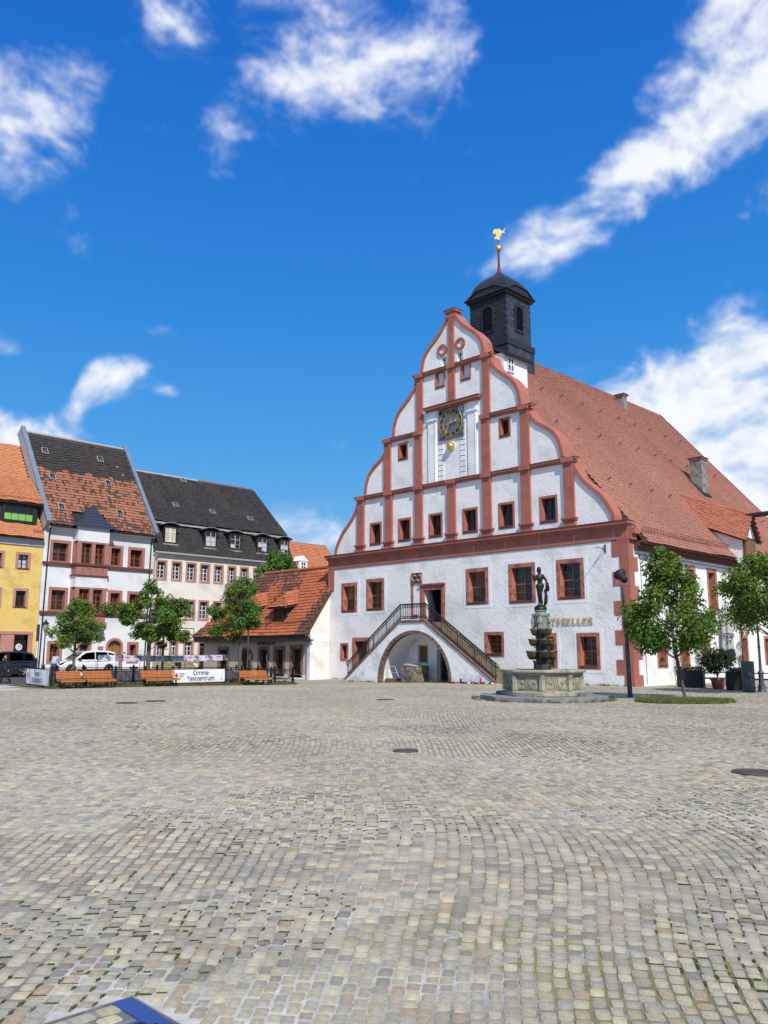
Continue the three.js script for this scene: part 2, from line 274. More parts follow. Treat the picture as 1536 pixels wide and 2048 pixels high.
// ---------- roofs: real tiles laid in courses ----------
const tileGeo = (() => {                                             // a plain tile with a rounded foot, unit width and length
  const s = new THREE.Shape(); s.moveTo(-.48, 1.35); s.lineTo(-.48, .2); for (let i = 0; i <= 6; i++) { const a = Math.PI + Math.PI * i / 6; s.lineTo(.48 * Math.cos(a), .2 + .2 * Math.sin(a)); } s.lineTo(.48, 1.35); s.closePath();
  const g = clean(new THREE.ExtrudeGeometry(s, { depth: .11, bevelEnabled: false })); const P = g.attributes.position; for (let i = 0; i < P.count; i++) { const y = P.getY(i); P.setZ(i, P.getZ(i) + (1.35 - y) * .14 + .04 * (1 - Math.abs(P.getX(i) * 2) ** 2)); } g.computeVertexNormals(); return g;
})();
const sag = (s, u, v) => .13 * fbm3(u * .55 + s, v * .16, 31, 2) - .03;                 // old roofs undulate a little
function tiles(parent, O, A, B, w, l, tw, tl, colour, keep, name = 'roof_tiles', th = 1) {   // O lower corner, A along the eave, B up the slope (unit vectors)
  const o = V(...O), a = V(...A).normalize(), b = V(...B).normalize(), n = a.clone().cross(b).normalize(), list = [];
  const rows = Math.floor(l / tl), cols = Math.floor(w / tw), r = RNG(Math.floor(w * 1000 + l * 77 + O[0] * 13));
  for (let j = 0; j < rows; j++) for (let i = 0; i <= cols; i++) { const u = (i + (j % 2) * .5) * tw, v = j * tl; if (u > w + tw * .1 || (keep && !keep(u, v))) continue; list.push([u, v]); }
  const im = new THREE.InstancedMesh(tileGeo, M.tile, list.length), m = new THREE.Matrix4(), c = new THREE.Color(), q = V(0, 0, 0);
  list.forEach(([u, v], i) => {
    const k = .97 + r() * .05; m.makeBasis(a.clone().multiplyScalar(tw * k), b.clone().multiplyScalar(tl).addScaledVector(a, (r() - .5) * .006), n.clone().multiplyScalar(tl * th * (.9 + r() * .3)));
    q.copy(o).addScaledVector(a, u + (r() - .5) * .012).addScaledVector(b, v + (r() - .5) * .018).addScaledVector(n, (r() - .5) * .006 + (th === 1 ? sag(o.x + a.x * u, u, v) : 0)); m.setPosition(q); im.setMatrixAt(i, m);
    const cc = colour(u, v, r); c.setRGB(cc[0], cc[1], cc[2]); im.setColorAt(i, c);
  });
  im.name = name; im.userData = { kind: 'stuff' }; parent.add(im); return im;
}
const vary = (c, k, r) => { const f = 1 + (r() - .5) * k, h = (r() - .5) * k * .35; return [c[0] * f * (1 + h), c[1] * f, c[2] * f * (1 - h)]; };

// ---------- walls and windows (facade frame: x along, y up, z out of the wall) ----------
function wallWith(parent, name, outline, holes, z0, z1, m) { return part(parent, name, ext(outline, z0, z1, holes.map((h) => h.length === 4 && typeof h[0] === 'number' ? rc(...h) : h)), m); }
const gcache = new Map(), cached = (k, f) => { if (!gcache.has(k)) gcache.set(k, f()); return gcache.get(k); };
const GL = [M.glass, M.glass, M.glassWarm, M.glassSky];
// r = outer rectangle of the stone surround [x0, x1, y0, y1]
function win(parent, r, o = {}) {
  const { sw = .16, wb = sw, depth = .3, proud = .03, sm = M.sandstone, fm = M.oak, pm = M.glass, nx = 2, ny = 4, at = [0, 0, 0], ry = 0, band = 0, sill = true, name = 'window', inset = .22, fw = .05, bar = .016, transom = true, curtain } = o;
  const [x0, x1, y0, y1] = r, g = sub(parent, name, at, ry);
  if (sw > 0) part(g, 'surround', ring(x0, x1, y0, y1, sw, -depth, proud, wb), sm);
  if (band) part(g, 'plaster_band', ring(x0 - band, x1 + band, y0 - band, y1 + band, band - .004, -.02, .014), M.plasterSmooth);
  const a = x0 + sw, b = x1 - sw, c = y0 + wb, d = y1 - sw;
  if (sill) part(g, 'sill', bx(a - .05, b + .05, c - .03, c + .035, -inset, proud + .05), M.trimDark);
  const z = -inset, list = [ring(a, b, c + .03, d, fw, z - .05, z)], W = b - a, Hh = d - c - .03;
  if (nx === 2) list.push(bx((a + b) / 2 - .05, (a + b) / 2 + .05, c + .03 + fw, d - fw, z - .045, z + .012));
  const mid = ny % 2 === 0 ? .5 : 1 / ny * Math.ceil(ny / 2); if (transom && ny > 1) list.push(bx(a + fw, b - fw, c + .03 + Hh * mid - .035, c + .03 + Hh * mid + .035, z - .04, z + .006));
  part(g, 'casement', mg(list), fm);
  for (let j = 1; j < ny; j++) { const y = c + .03 + Hh * j / ny; if (!(transom && Math.abs(j / ny - mid) < .01)) part(g, 'glazing_bar', bx(a + fw, b - fw, y - bar, y + bar, z - .036, z - .004), fm); }
  if (nx > 2) for (let i = 1; i < nx; i++) { const x = a + W * i / nx; part(g, 'glazing_bar', bx(x - bar, x + bar, c + .03 + fw, d - fw, z - .034, z - .006), fm); }
  const pw = (W - 2 * fw) / nx, ph = (Hh - 2 * fw) / ny, pg = cached('p' + pw.toFixed(3) + ph.toFixed(3), () => new THREE.BoxGeometry(pw * .995, ph * .995, .012));
  for (let i = 0; i < nx; i++) for (let j = 0; j < ny; j++) { const p = part(g, 'pane', pg, curtain && curtain(i, j) || (pm === M.glass ? GL[Math.floor(rnd() * 4)] : pm)); p.position.set(a + fw + pw * (i + .5), c + .03 + fw + ph * (j + .5), z - .03 ); p.rotation.set((rnd() - .5) * .03, (rnd() - .5) * .04, 0); }
  return g;
}
const font = await new FontLoader().loadAsync('fonts/droid/droid_serif_regular.typeface.json'), fontB = await new FontLoader().loadAsync('fonts/droid/droid_sans_regular.typeface.json');
function letter(ch, size, depth, f = font) { const g = new TextGeometry(ch, { font: f, size, depth, curveSegments: 4, bevelEnabled: false }); g.computeBoundingBox(); return g; }

// ================= the town hall =================
const XC = -12.3, townHall = thing('town_hall', 'white town hall with curved red-trimmed gable, clock, slate bell tower and long red tiled roof', 'town hall');
{
  const th = townHall;
  const tiers = [
    [[11.62, 8.95], [11.6, 9.37], [11.3, 9.94], [10.8, 10.65], [10.25, 11.13], [9.68, 11.73], [9.28, 12.4], [9.1, 12.9]],
    [[8.5, 13.15], [8.36, 13.93], [8.02, 14.63], [7.4, 15.2], [6.72, 15.63], [6.3, 16.14], [6.12, 16.7]],
    [[5.62, 16.95], [5.44, 17.93], [4.98, 18.71], [4.18, 19.39], [3.52, 20.03], [3.3, 20.72]],
    [[2.88, 20.95], [2.64, 21.96], [2.06, 22.71], [1.36, 23.27], [.82, 23.79], [.42, 24.4]],
  ].map((t) => new THREE.SplineCurve(t.map((p) => new THREE.Vector2(p[0], p[1]))).getPoints(22));
  const right = [].concat(...tiers).map((p) => [XC + p.x - .1, p.y - .06]), left = [].concat(...tiers).map((p) => [XC - p.x + .1, p.y - .06]).reverse();
  const winUp = [[-23.2, -21.5, 4.65, 6.8], [-20.55, -18.75, 4.7, 6.95], [-11.4, -9.6, 4.75, 7.05], [-8.05, -6.1, 4.7, 7.1], [-4.62, -2.8, 4.78, 7.1]];
  const winLow = [[-9.97, -8.5, 1.56, 3.05], [-6.15, -4.75, .9, 2.9], [-3.43, -1.98, .88, 2.88]];
  const gable = [[-20.2, -19.0], [-17.38, -16.15], [-14.52, -13.3], [-11.6, -10.33], [-8.7, -7.46], [-5.64, -4.38]].map(([a, b]) => [a, b, 9.32, 10.97]);
  const gable2 = [[-17.35, -16.4, 15.08, 16.33], [-8.5, -7.6, 15.1, 16.38]], niche = [[-13.8, -12.93, 19.52, 20.75], [-11.55, -10.68, 19.55, 20.78]], top = [[-13.22, -12.76, 21.0, 21.65], [-11.84, -11.36, 21.0, 21.68]];
  const small = [-23.26, -22.41, 1.21, 2.48], lowDoor = [-21.96, -20.22, -.25, 2.85], door = [-15.32, -13.15, 3.78, 6.2];
  const cellarWin = [-15.6, -14.7, 1.1, 2.3], cellarDoor = [-13.95, -12.85, -.2, 2.0];
  const outline = [[-24.6, -.6], [0, -.6], [0, 8.75], [right[0][0], 8.75], ...right, ...left, [left[left.length - 1][0], 8.75], [-24.6, 8.75]];
  // the rough-cast storeys and the smoother gable are two walls, one above the other
  const low = [...winUp, ...winLow, small, lowDoor, door, cellarWin, cellarDoor];
  wallWith(th, 'front_wall', [[-24.6, -.6], [0, -.6], [0, 8.3], [-24.6, 8.3]], low, -.7, 0, M.plasterWhite);
  wallWith(th, 'gable_wall', [[-24.6, 8.3], [0, 8.3], [0, 8.75], [right[0][0], 8.75], ...right, ...left, [left[left.length - 1][0], 8.75], [-24.6, 8.75]], [...gable, ...gable2, ...niche, ...top], -.7, 0, M.plasterRough);
  // curved copings
  for (const s of [1, -1]) for (const t of tiers) {
    const n = t.length, nor = t.map((p, i) => { const a = t[Math.max(0, i - 1)], b = t[Math.min(n - 1, i + 1)], d = new THREE.Vector2(b.x - a.x, b.y - a.y).normalize(); return [d.y, -d.x]; });
    const out = t.map((p) => [XC + s * p.x, p.y]), inn = t.map((p, i) => [XC + s * (p.x - nor[i][0] * .23), p.y - nor[i][1] * .23]).reverse();
    part(th, 'coping', ext([...out, ...inn], -.95, .1), M.trim);
  }
  // string courses and cornices, mitred mouldings
  const cornice = (x0, x1, y, h, out, m = M.trim, nm = 'string_course') => { part(th, nm, mg([bx(x0, x1, y - h, y - h * .45, -.05, out * .6), bx(x0 - .06, x1 + .06, y - h * .45, y, -.05, out)]), m); part(th, 'drip_edge', bx(x0 - .08, x1 + .08, y, y + .035, -.3, out + .03), M.trimDark); };
  cornice(XC - 9.3, XC + 9.3, 12.98, .26, .22); cornice(XC - 6.35, -15.1, 16.8, .26, .22); cornice(-9.78, XC + 6.35, 16.8, .26, .22); cornice(XC - 3.4, XC + 3.4, 20.86, .24, .22);
  part(th, 'main_cornice', mg([bx(-24.66, .04, 8.5, 8.62, -.05, .1), bx(-24.72, .1, 8.62, 8.74, -.05, .2), bx(-24.8, .2, 8.74, 8.9, -.3, .32)]), M.trim); part(th, 'drip_edge', bx(-24.82, .22, 8.9, 8.94, -.5, .36), M.trimDark);
  for (let x = -24.62, i = 0; x < -.7; i++) { const w = i ? 2.4 : 1.6, b = Math.min(x + w, -.64); part(th, 'frieze_panel', bx(x, b, 7.93, 8.5, -.02, .035), M.trim); x = b + .055; if (b >= -.65) break; }
  part(th, 'frieze_edge', bx(-24.6, -.64, 7.895, 7.925, -.02, .05), M.trimDark);
  // pilasters
  const pil = (x, w, y0, y1, d = .15) => part(th, 'pilaster', bx(x - w / 2, x + w / 2, y0, y1, -.02, d), M.trim);
  for (const x of [-21.08, -18.22, -15.36, -12.45, -9.52, -6.55, -3.52]) { pil(x, .68, 9.46, 12.73); part(th, 'pilaster_base', mg([bx(x - .38, x + .38, 8.94, 9.3, -.02, .2), bx(x - .46, x + .46, 9.3, 9.38, -.02, .27), bx(x - .5, x + .5, 9.38, 9.46, -.02, .32)]), M.trim); part(th, 'pilaster_capital', bx(x - .4, x + .4, 12.73, 13.02, -.02, .28), M.trim); }
  for (const x of [-18.35, -15.36, -9.52, -6.5]) { pil(x, .64, 13.02, 16.55); part(th, 'pilaster_capital', bx(x - .38, x + .38, 16.55, 16.84, -.02, .28), M.trim); }
  for (const x of [-15.2, -9.4]) { pil(x, .54, 16.84, 20.62); part(th, 'pilaster_capital', bx(x - .34, x + .34, 20.62, 20.9, -.02, .28), M.trim); }
  pil(-12.3, .55, 18.28, 20.62); part(th, 'pilaster_capital', bx(-12.64, -11.96, 20.62, 20.9, -.02, .28), M.trim); pil(-12.27, .44, 20.9, 24.3, .14);
  part(th, 'gable_cap', mg([ext([[-12.58, 24.2], [-12.0, 24.2], [-11.9, 24.62], [-12.68, 24.62]], -.5, .16), bx(-12.78, -11.8, 24.62, 24.76, -.6, .24)]), M.trim); part(th, 'drip_edge', bx(-12.81, -11.77, 24.76, 24.8, -.63, .27), M.trimDark);
  // round blind windows
  for (const [x, y] of [[-13.12, 22.14], [-11.55, 22.18]]) { const s = new THREE.Shape(); s.absellipse(x, y, .44, .42, 0, Math.PI * 2); const h = new THREE.Path(); h.absellipse(x, y, .25, .24, 0, Math.PI * 2); part(th, 'roundel', ext(s, -.02, .09, [h]), M.trim); }
  // windows
  winUp.forEach((r, i) => win(th, r, { sw: .24, wb: .14, band: .22, depth: .5, inset: .34, curtain: i === 2 ? (a, b) => b > 1 ? cached('brownBlind', () => mat([.13, .052, .032], { rough: .25 })) : null : i === 0 ? (a, b) => b > 1 ? cached('yellowReflection', () => mat([.20, .165, .095], { rough: .25 })) : null : null }));  // leftmost window: yellowish reflections painted into the colour of its upper panes
  for (const r of winLow) win(th, r, { sw: .2, wb: .16, band: r[0] < -9 ? 0 : .2, depth: .5, inset: .34 });
  win(th, small, { sw: .16, nx: 1, ny: 1, depth: .5, inset: .4, sill: false, pm: M.void_ });
  for (const r of gable) win(th, r, { sw: .14, depth: .5, inset: .34, fm: M.darkFrame, nx: 2, ny: 2, sm: M.trim, bar: .012 });
  for (const r of gable2) win(th, r, { sw: .13, depth: .5, inset: .34, fm: M.darkFrame, nx: 2, ny: 2, sm: M.trim, pm: M.glass });
  for (const r of niche) { const g = sub(th, 'blind_window'); part(g, 'surround', ring(...r, .11, -.3, .04), M.trim); part(g, 'plaster_back', bx(r[0] + .11, r[1] - .11, r[2] + .11, r[3] - .11, -.3, -.2), M.plasterSmooth); part(g, 'sill', bx(r[0] + .08, r[1] - .08, r[2] + .09, r[2] + .12, -.2, .08), M.trimDark); }
  for (const r of top) win(th, r, { sw: 0, wb: 0, inset: .2, fm: M.whiteFrame, nx: 2, ny: 2, sill: false, fw: .04 });
  // portal with stone frame at the head of the stairs
  { const g = sub(th, 'portal'), [a, b, c, d] = door; part(g, 'surround', mg([bx(a, a + .32, c, d, -.5, .05), bx(b - .32, b, c, d, -.5, .05), bx(a + .32, b - .32, d - .32, d, -.5, .05), bx(a - .06, b + .06, d, d + .1, -.1, .16), bx(a + .1, a + .2, c, d - .1, .05, .075), bx(b - .2, b - .1, c, d - .1, .05, .075)]), M.sandstone); part(g, 'reveal', bx(a + .32, a + .36, c, d - .32, -.9, -.1), M.plasterSmooth); part(g, 'door_leaf', bx(a + .36, b - .32, c, d - .32, -.95, -.85), M.void_); part(g, 'open_leaf', bx(a + .85, a + .92, c, d - .34, -.8, -.12), M.slate); part(g, 'threshold', bx(a, b, c - .08, c, -.5, .1), M.brownStone); }
  { const g = sub(th, 'cellar_entrance'), [a, b, c, d] = lowDoor; part(g, 'surround', mg([bx(a, a + .26, c, d, -.5, .04), bx(b - .26, b, c, d, -.5, .04), bx(a + .26, b - .26, d - .26, d, -.5, .04)]), M.sandstone); part(g, 'door_leaf', bx(a + .26, b - .26, c, d - .26, -.45, -.38), M.slate); }
  { const g = sub(th, 'vault_window'), [a, b, c, d] = cellarWin; part(g, 'shutter', bx(a, b, c, d, -.3, -.24), M.plank); part(g, 'frame', ring(a, b, c, d, .1, -.24, -.05), M.concrete); }
  { const g = sub(th, 'vault_door'), [a, b, c, d] = cellarDoor; part(g, 'door_leaf', bx(a, b, c, d, -.45, -.38), M.ironGrey); part(g, 'panel', mg([bx(a + .12, a + .48, c + .3, d - .15, -.38, -.36), bx(a + .62, b - .12, c + .3, d - .15, -.38, -.36)]), M.glass); }
  // carved plaque and niche beside the portal
  { const g = sub(th, 'carved_plaque'); part(g, 'slab', bx(-16.1, -15.16, 6.36, 7.08, -.1, .05), M.brownStone); for (const [x, a0] of [[-15.82, 0], [-15.38, Math.PI * .9]]) part(g, 'scroll', new THREE.TorusGeometry(.2, .055, 6, 14, 4.6).rotateZ(a0 + .6).translate(x, 6.72, .08), M.sandstoneCream); part(g, 'rim', ring(-16.1, -15.16, 6.36, 7.08, .05, .05, .09), M.brownStone); part(g, 'niche_jamb', bx(-16.16, -15.96, 4.3, 6.36, -.02, .04), M.sandstone); part(g, 'niche_back', bx(-15.96, -15.38, 4.3, 6.36, -.02, .012), M.plasterSmooth); part(g, 'niche_foot', bx(-16.1, -15.5, 4.22, 4.3, -.02, .1), M.sandstone); }
  // clock bay: cornice, white lesenes, slit strips, dial
  part(th, 'clock_cornice', mg([bx(-14.55, -9.95, 17.96, 18.08, -.02, .2), bx(-14.65, -9.85, 18.08, 18.24, -.02, .36)]), M.trim); part(th, 'drip_edge', bx(-14.68, -9.82, 18.24, 18.28, -.02, .4), M.trimDark);
  for (const [a, b] of [[-14.45, -13.72], [-10.98, -10.25]]) { part(th, 'lesene', bx(a, b, 13.02, 17.96, -.02, .09), M.plasterSmooth); part(th, 'lesene_capital', mg([bx(a - .06, b + .06, 17.24, 17.32, -.02, .14), bx(a - .1, b + .1, 17.32, 17.4, -.02, .18)]), M.plasterSmooth); part(th, 'lesene_edge', bx(b - .12, b - .06, 13.02, 17.24, .09, .12), M.plasterSmooth); }
  for (const [a, b] of [[-13.62, -13.12], [-11.72, -11.22]]) { part(th, 'slit_strip', bx(a, b, 13.1, 17.9, -.02, .03), M.plasterSmooth); for (let y = 13.4; y < 17.8; y += .36) part(th, 'slit', bx(a + .03, b - .03, y, y + .035, .03, .036), M.iron); }
  { const g = sub(th, 'clock', [-12.4, 16.86, .06]);
    part(g, 'dial_panel', bx(-1.07, 1.07, -1.08, 1.06, 0, .05), M.clockGrey);
    part(g, 'numeral_ring', new THREE.RingGeometry(.68, .97, 48).translate(0, 0, .056), M.black);
    part(g, 'gilt_rim', mg([new THREE.TorusGeometry(.975, .018, 6, 48).translate(0, 0, .06), new THREE.TorusGeometry(.675, .014, 6, 48).translate(0, 0, .06)]), M.goldPaint);
    const rom = ['XII', 'I', 'II', 'III', 'IV', 'V', 'VI', 'VII', 'VIII', 'IX', 'X', 'XI'];
    rom.forEach((s, i) => { const q = letter(s, .19, .02), bb = q.boundingBox; q.translate(-(bb.max.x + bb.min.x) / 2, -(bb.max.y + bb.min.y) / 2, 0); q.scale(Math.min(1, .3 / (bb.max.x - bb.min.x)), 1.15, 1); q.translate(0, .825, .06); q.rotateZ(-i * Math.PI / 6); part(g, 'numeral', q, M.goldPaint); const dgeo = new THREE.CircleGeometry(.035, 4).translate(0, .825, .062).rotateZ(-(i + .5) * Math.PI / 6); part(g, 'half_hour_mark', dgeo, M.goldPaint); });
    const hand = (len, w, a, z, tail) => ext([[-w * .5, -tail], [w * .5, -tail], [w * .7, -tail * .5], [w * .4, 0], [w * .5, len * .62], [w * 1.5, len * .72], [0, len], [-w * 1.5, len * .72], [-w * .5, len * .62], [-w * .4, 0], [-w * .7, -tail * .5]], z, z + .02).rotateZ(-a);
    part(g, 'hour_hand', hand(.66, .1, 2.58 / 12 * Math.PI * 2, .11, .3), M.goldPaint); part(g, 'minute_hand', hand(.9, .075, 35 / 60 * Math.PI * 2, .15, .34), M.goldPaint);
    part(g, 'hub', cyl(.07, .07, .12, 0, 0, 0, 12).rotateX(Math.PI / 2).translate(0, 0, .05), M.goldPaint);
    const lt = (s, x, y, sz) => { const q = letter(s, sz, .012); q.translate(x, y, .05); part(g, 'lettering', q, M.black); }; lt('A•D', -.98, -1.02, .17); lt('1515', .52, -.98, .17);
    part(g, 'sun_emblem', mg([new THREE.CircleGeometry(.1, 12).translate(-.86, .84, .055), ...[0, 1, 2, 3, 4, 5, 6].map((k) => new THREE.PlaneGeometry(.04, .14).translate(0, .17, 0).rotateZ(k * .9).translate(-.86, .84, .054))]), M.black);
    part(g, 'moon_emblem', new THREE.CircleGeometry(.17, 16).translate(.86, .86, .054), M.paper); part(g, 'moon_face', new THREE.RingGeometry(.02, .12, 8, 1, .5, 4.2).translate(.88, .86, .058), M.black);
  }
  part(th, 'moon_ball', new THREE.SphereGeometry(.27, 20, 14).translate(-12.42, 15.28, .14), M.gold); part(th, 'ball_socket', new THREE.TorusGeometry(.31, .035, 8, 24).translate(-12.42, 15.28, .03), M.plasterSmooth);
  // gilt lettering
  { let i = 0; for (const ch of 'RATSKELLER') { const q = letter(ch, .36, .035); q.translate(-5.74 + i * .345, 3.38, .03); const l = part(th, 'letter', q, M.goldPaint); l.userData.label = 'gilt serif letter ' + ch + ' on the white wall'; i++; } }
  { const g = sub(th, 'sign_bracket'); part(g, 'wall_plate', bx(-1.42, -1.36, 7.25, 7.72, 0, .04), M.iron); part(g, 'arm', mg([rod([-1.39, 7.48, .02], [-1.39, 7.48, 1.0], .02), rod([-1.39, 7.3, .02], [-1.39, 7.48, .4], .014), rod([-1.39, 7.66, .02], [-1.39, 7.48, .4], .014)]), M.iron); }
  // quoins: L-shaped blocks round the corner, alternating
  const ys = [7.9, 6.97, 6.17, 5.37, 4.57, 3.79, 2.99, 2.19, 1.41, .6, -.4];
  for (let i = 0; i < 10; i++) { const wf = i % 2 ? .56 : 1.0, ws = i % 2 ? .95 : .5; part(th, 'quoin', mg([bx(-wf, .022, ys[i + 1] + .008, ys[i], -.03, .022), bx(-.03, .022, ys[i + 1] + .008, ys[i], -ws, -.03)]), M.trim); }
  part(th, 'corner_block', mg([bx(-.64, .03, 7.905, 8.5, -.74, .03), bx(-.3, .03, 8.5, 8.77, -.74, -.3)]), M.trim); part(th, 'corner_block', bx(-24.66, -24.0, 6.3, 8.5, -.6, .045), M.trim);
  // long side wall, facing +x (rotated frame: x -> -z)
  const SIDE = { at: [0, 0, 0], ry: Math.PI / 2 };
  const sLow = [[2.65, 3.85], [5.4, 6.65], [8.3, 9.35], [11.4, 12.45], [14.2, 15.25], [18, 19.2], [22, 23.2]].map(([a, b]) => [a, b, .95, 2.92]), sUp = [[6.7, 8.05], [9.6, 11.05], [14.65, 16.05], [19, 20.4], [23.4, 24.8]].map(([a, b]) => [a, b, 4.35, 7.0]);
  const sw = wallWith(th, 'side_wall', [[.02, -.6], [29.5, -.6], [29.5, 7.9], [.02, 7.9]], [...sLow, ...sUp], -.6, 0, M.plasterSide); sw.rotation.y = Math.PI / 2;
  for (const r of sLow) win(th, r, { ...SIDE, sw: .2, wb: .14, depth: .5, inset: .34 }); for (const r of sUp) win(th, r, { ...SIDE, sw: .26, wb: .14, band: .16, depth: .5, inset: .34 });
  part(th, 'eaves_cornice', mg([bx(0, .18, 7.35, 7.55, -29.5, -.62), bx(0, .36, 7.55, 7.75, -29.5, -.62), bx(0, .58, 7.75, 7.86, -29.5, -.62)]), M.trimDark); part(th, 'eaves_edge', bx(0, .03, 7.15, 7.18, -29.5, -.65), M.iron);
  part(th, 'corner_bracket', mg([bx(.0, .22, 7.9, 8.2, -.62, -.02), bx(0, .42, 8.2, 8.5, -.62, -.02)]), M.trim);
  part(th, 'rear_wall', ext([[-24.6, -.6], [0, -.6], [0, 8], [XC, 22.9], [-24.6, 8]], -29.5, -28.9), M.plasterSide); part(th, 'left_wall', bx(-24.6, -24, -.6, 7.9, -29, -.7), M.plasterSide);
  part(th, 'downpipe', mg([rod([.12, 0, -14], [.12, 7.3, -14], .055, .055, 8)]), M.gutter); part(th, 'wall_cable', rod([.02, .1, -1.35], [.02, 7.2, -1.2], .012), M.iron);
  // roof
  const roof = sub(th, 'roof'), RX = .75, RY = 7.72, K = (23.4 - RY) / (RX - XC), L = Math.hypot(RX - XC, 23.4 - RY), up = [-(RX - XC) / L, (23.4 - RY) / L, 0], lup = [(RX - XC) / L, (23.4 - RY) / L, 0];
  part(roof, 'roof_deck', mg([slab([[RX, RY, -.72], [RX, RY, -29.7], [XC, 23.4, -29.7], [XC, 23.4, -.72]], .12), slab([[2 * XC - RX, RY, -29.7], [2 * XC - RX, RY, -.72], [XC, 23.4, -.72], [XC, 23.4, -29.7]], .12)]), M.tileSlab);
  const rc_ = (u, v, r) => { const n = fbm3(u * .25, v * .12, 3, 3), s = n3(u * 1.1, v * .25, 8), k = r() < .02 ? 1.25 : 1; return vary([.455 * (.82 + .36 * n) * k, .2 * (.8 + .34 * n + .08 * s) * k, .142 * (.8 + .36 * n) * k], .18, r); };
  tiles(roof, [RX + .03, RY - .02, -.9], [0, 0, -1], up, 28.85, L + .1, .19, .172, rc_);
  tiles(roof, [2 * XC - RX, RY, -29.7], [0, 0, 1], lup, 28.8, L, .3, .3, rc_);
  for (let z = -1; z > -29.6; z -= .42) { const t = part(roof, 'ridge_tile', cached('ridgeT', () => { const g = new THREE.CylinderGeometry(.15, .17, .46, 10, 1, false, -Math.PI / 2, Math.PI).rotateX(Math.PI / 2); return g; }), M.trim); t.position.set(XC, 23.34, z - .2); }
  part(roof, 'verge', mg([rod([RX, RY + .08, -29.72], [XC, 23.48, -29.72], .07)]), M.trimDark);
  { const rr = RNG(5); for (const v of [5.5, 11, 15.5]) for (let z = -3; z > -29; z -= 2.6) part(roof, 'roof_hook', cached('hook', () => mg([bx(-.03, .03, 0, .05, -.02, .2), bx(-.04, .04, 0, .16, .18, .22)])), M.trimDark, [RX + up[0] * v + .06, RY + up[1] * v + .1, z + rr() * .2], Math.PI / 2); for (let z = -2.2; z > -29; z -= 2.1) part(roof, 'ridge_hook', cached('rhook', () => bx(-.05, .12, 0, .1, -.07, .07)), M.trimDark, [XC + .35, 22.95, z]); }
  { const g = []; const a = [RX + up[0] * .75 + .1, RY + up[1] * .75 + .12]; for (const d of [0, .12, .24]) g.push(rod([a[0], a[1] + d, -.95], [a[0], a[1] + d, -13], .012, .012, 4)); for (let z = -1; z > -13; z -= .35) g.push(rod([a[0], a[1] - .1, z], [a[0], a[1] + .28, z], .01, .01, 4)); part(roof, 'snow_guard', mg(g), M.trimDark); }
  for (const [x, y, z, w, d, h] of [[-4.35, 14.0, -19.2, .9, .9, 2.15], [-11.35, 21.6, -20.9, .7, .6, 1.5]]) { part(roof, 'chimney', mg([bx(x - w / 2, x + w / 2, y - .6, y + h, z - d / 2, z + d / 2), bx(x - w / 2 - .08, x + w / 2 + .08, y + h, y + h + .1, z - d / 2 - .08, z + d / 2 + .08)]), M.chimney); part(roof, 'chimney_cap', bx(x - w / 2 - .14, x + w / 2 + .14, y + h + .1, y + h + .17, z - d / 2 - .14, z + d / 2 + .14), M.trimDark); part(roof, 'chimney_flashing', slab([[x + w / 2 + .25, y - .6 + .12 - .2, z + d / 2 + .15], [x + w / 2 + .25, y - .2 - .48, z - d / 2 - .15], [x - w / 2, y + .62, z - d / 2 - .15], [x - w / 2, y + .62, z + d / 2 + .15]], .05), M.slate); }
  // hoist dormer near the far end of the side
  { const g = sub(th, 'hoist_dormer'), z0 = -12.45, z1 = -14.3, zm = (z0 + z1) / 2, xf = 1.35, ys_ = 9.12, yr = 10.62, sl = -.42;
    const yT = (x) => ys_ + sl * (x - xf), yR = (x) => yr + sl * (x - xf), rf = (x) => 23.4 - K * (x - XC);
    const xa = (23.4 + K * XC - ys_ - sl * -xf) / (K + sl), xr = (23.4 + K * XC - yr + sl * xf) / (K + sl);
    part(g, 'cheek', slab([[xa, yT(xa), z0], [xf, 6.9, z0], [xf, yT(xf), z0]].sort(() => 0), .1), M.plasterSide);
    part(g, 'far_cheek', slab([[xf, 6.9, z1], [xa, yT(xa), z1], [xf, yT(xf), z1]], .1), M.plasterSide);
    part(g, 'gable_end', slab([[xf - .02, 6.9, z0 - .02], [xf - .02, 6.9, z1 + .02], [xf - .02, yT(xf), z1 + .02], [xf - .02, yr - .12, zm], [xf - .02, yT(xf), z0 - .02]], .12), M.plasterSide);
    for (let i = 0; i < 8; i++) part(g, 'door_plank', bx(xf, xf + .04, 7.0, 8.95, z0 - .2 - (i + 1) * .18 + .01, z0 - .2 - i * .18), M.plank);
    part(g, 'corner_post', mg([bx(xf - .1, xf + .03, 6.9, yT(xf), z0 - .12, z0 + .03), bx(xf - .02, xf + .05, 8.97, 9.1, z1, z0)]), M.trimDark);
    for (const s of [1, -1]) { const ze = zm + s * 1.12, ye = -.22; const q = [[xf + .25, yT(xf + .25) + ye, ze], [xr - 1.2, yT(xr - 1.2) + ye, ze], [xr - .3, yR(xr - .3), zm], [xf + .25, yR(xf + .25), zm]]; part(g, 'dormer_roof', slab(s > 0 ? [q[0], q[3], q[2], q[1]].reverse() : [q[0], q[3], q[2], q[1]], .07), M.tileSlab);
      const B = V(...q[3]).sub(V(...q[0])).normalize(), A = V(...q[1]).sub(V(...q[0])).normalize(), nn = s > 0 ? A.clone().negate() : A, Lw = V(...q[0]).distanceTo(V(...q[1])), Ls = V(...q[0]).distanceTo(V(...q[3])); const n = nn.clone().cross(B).normalize();
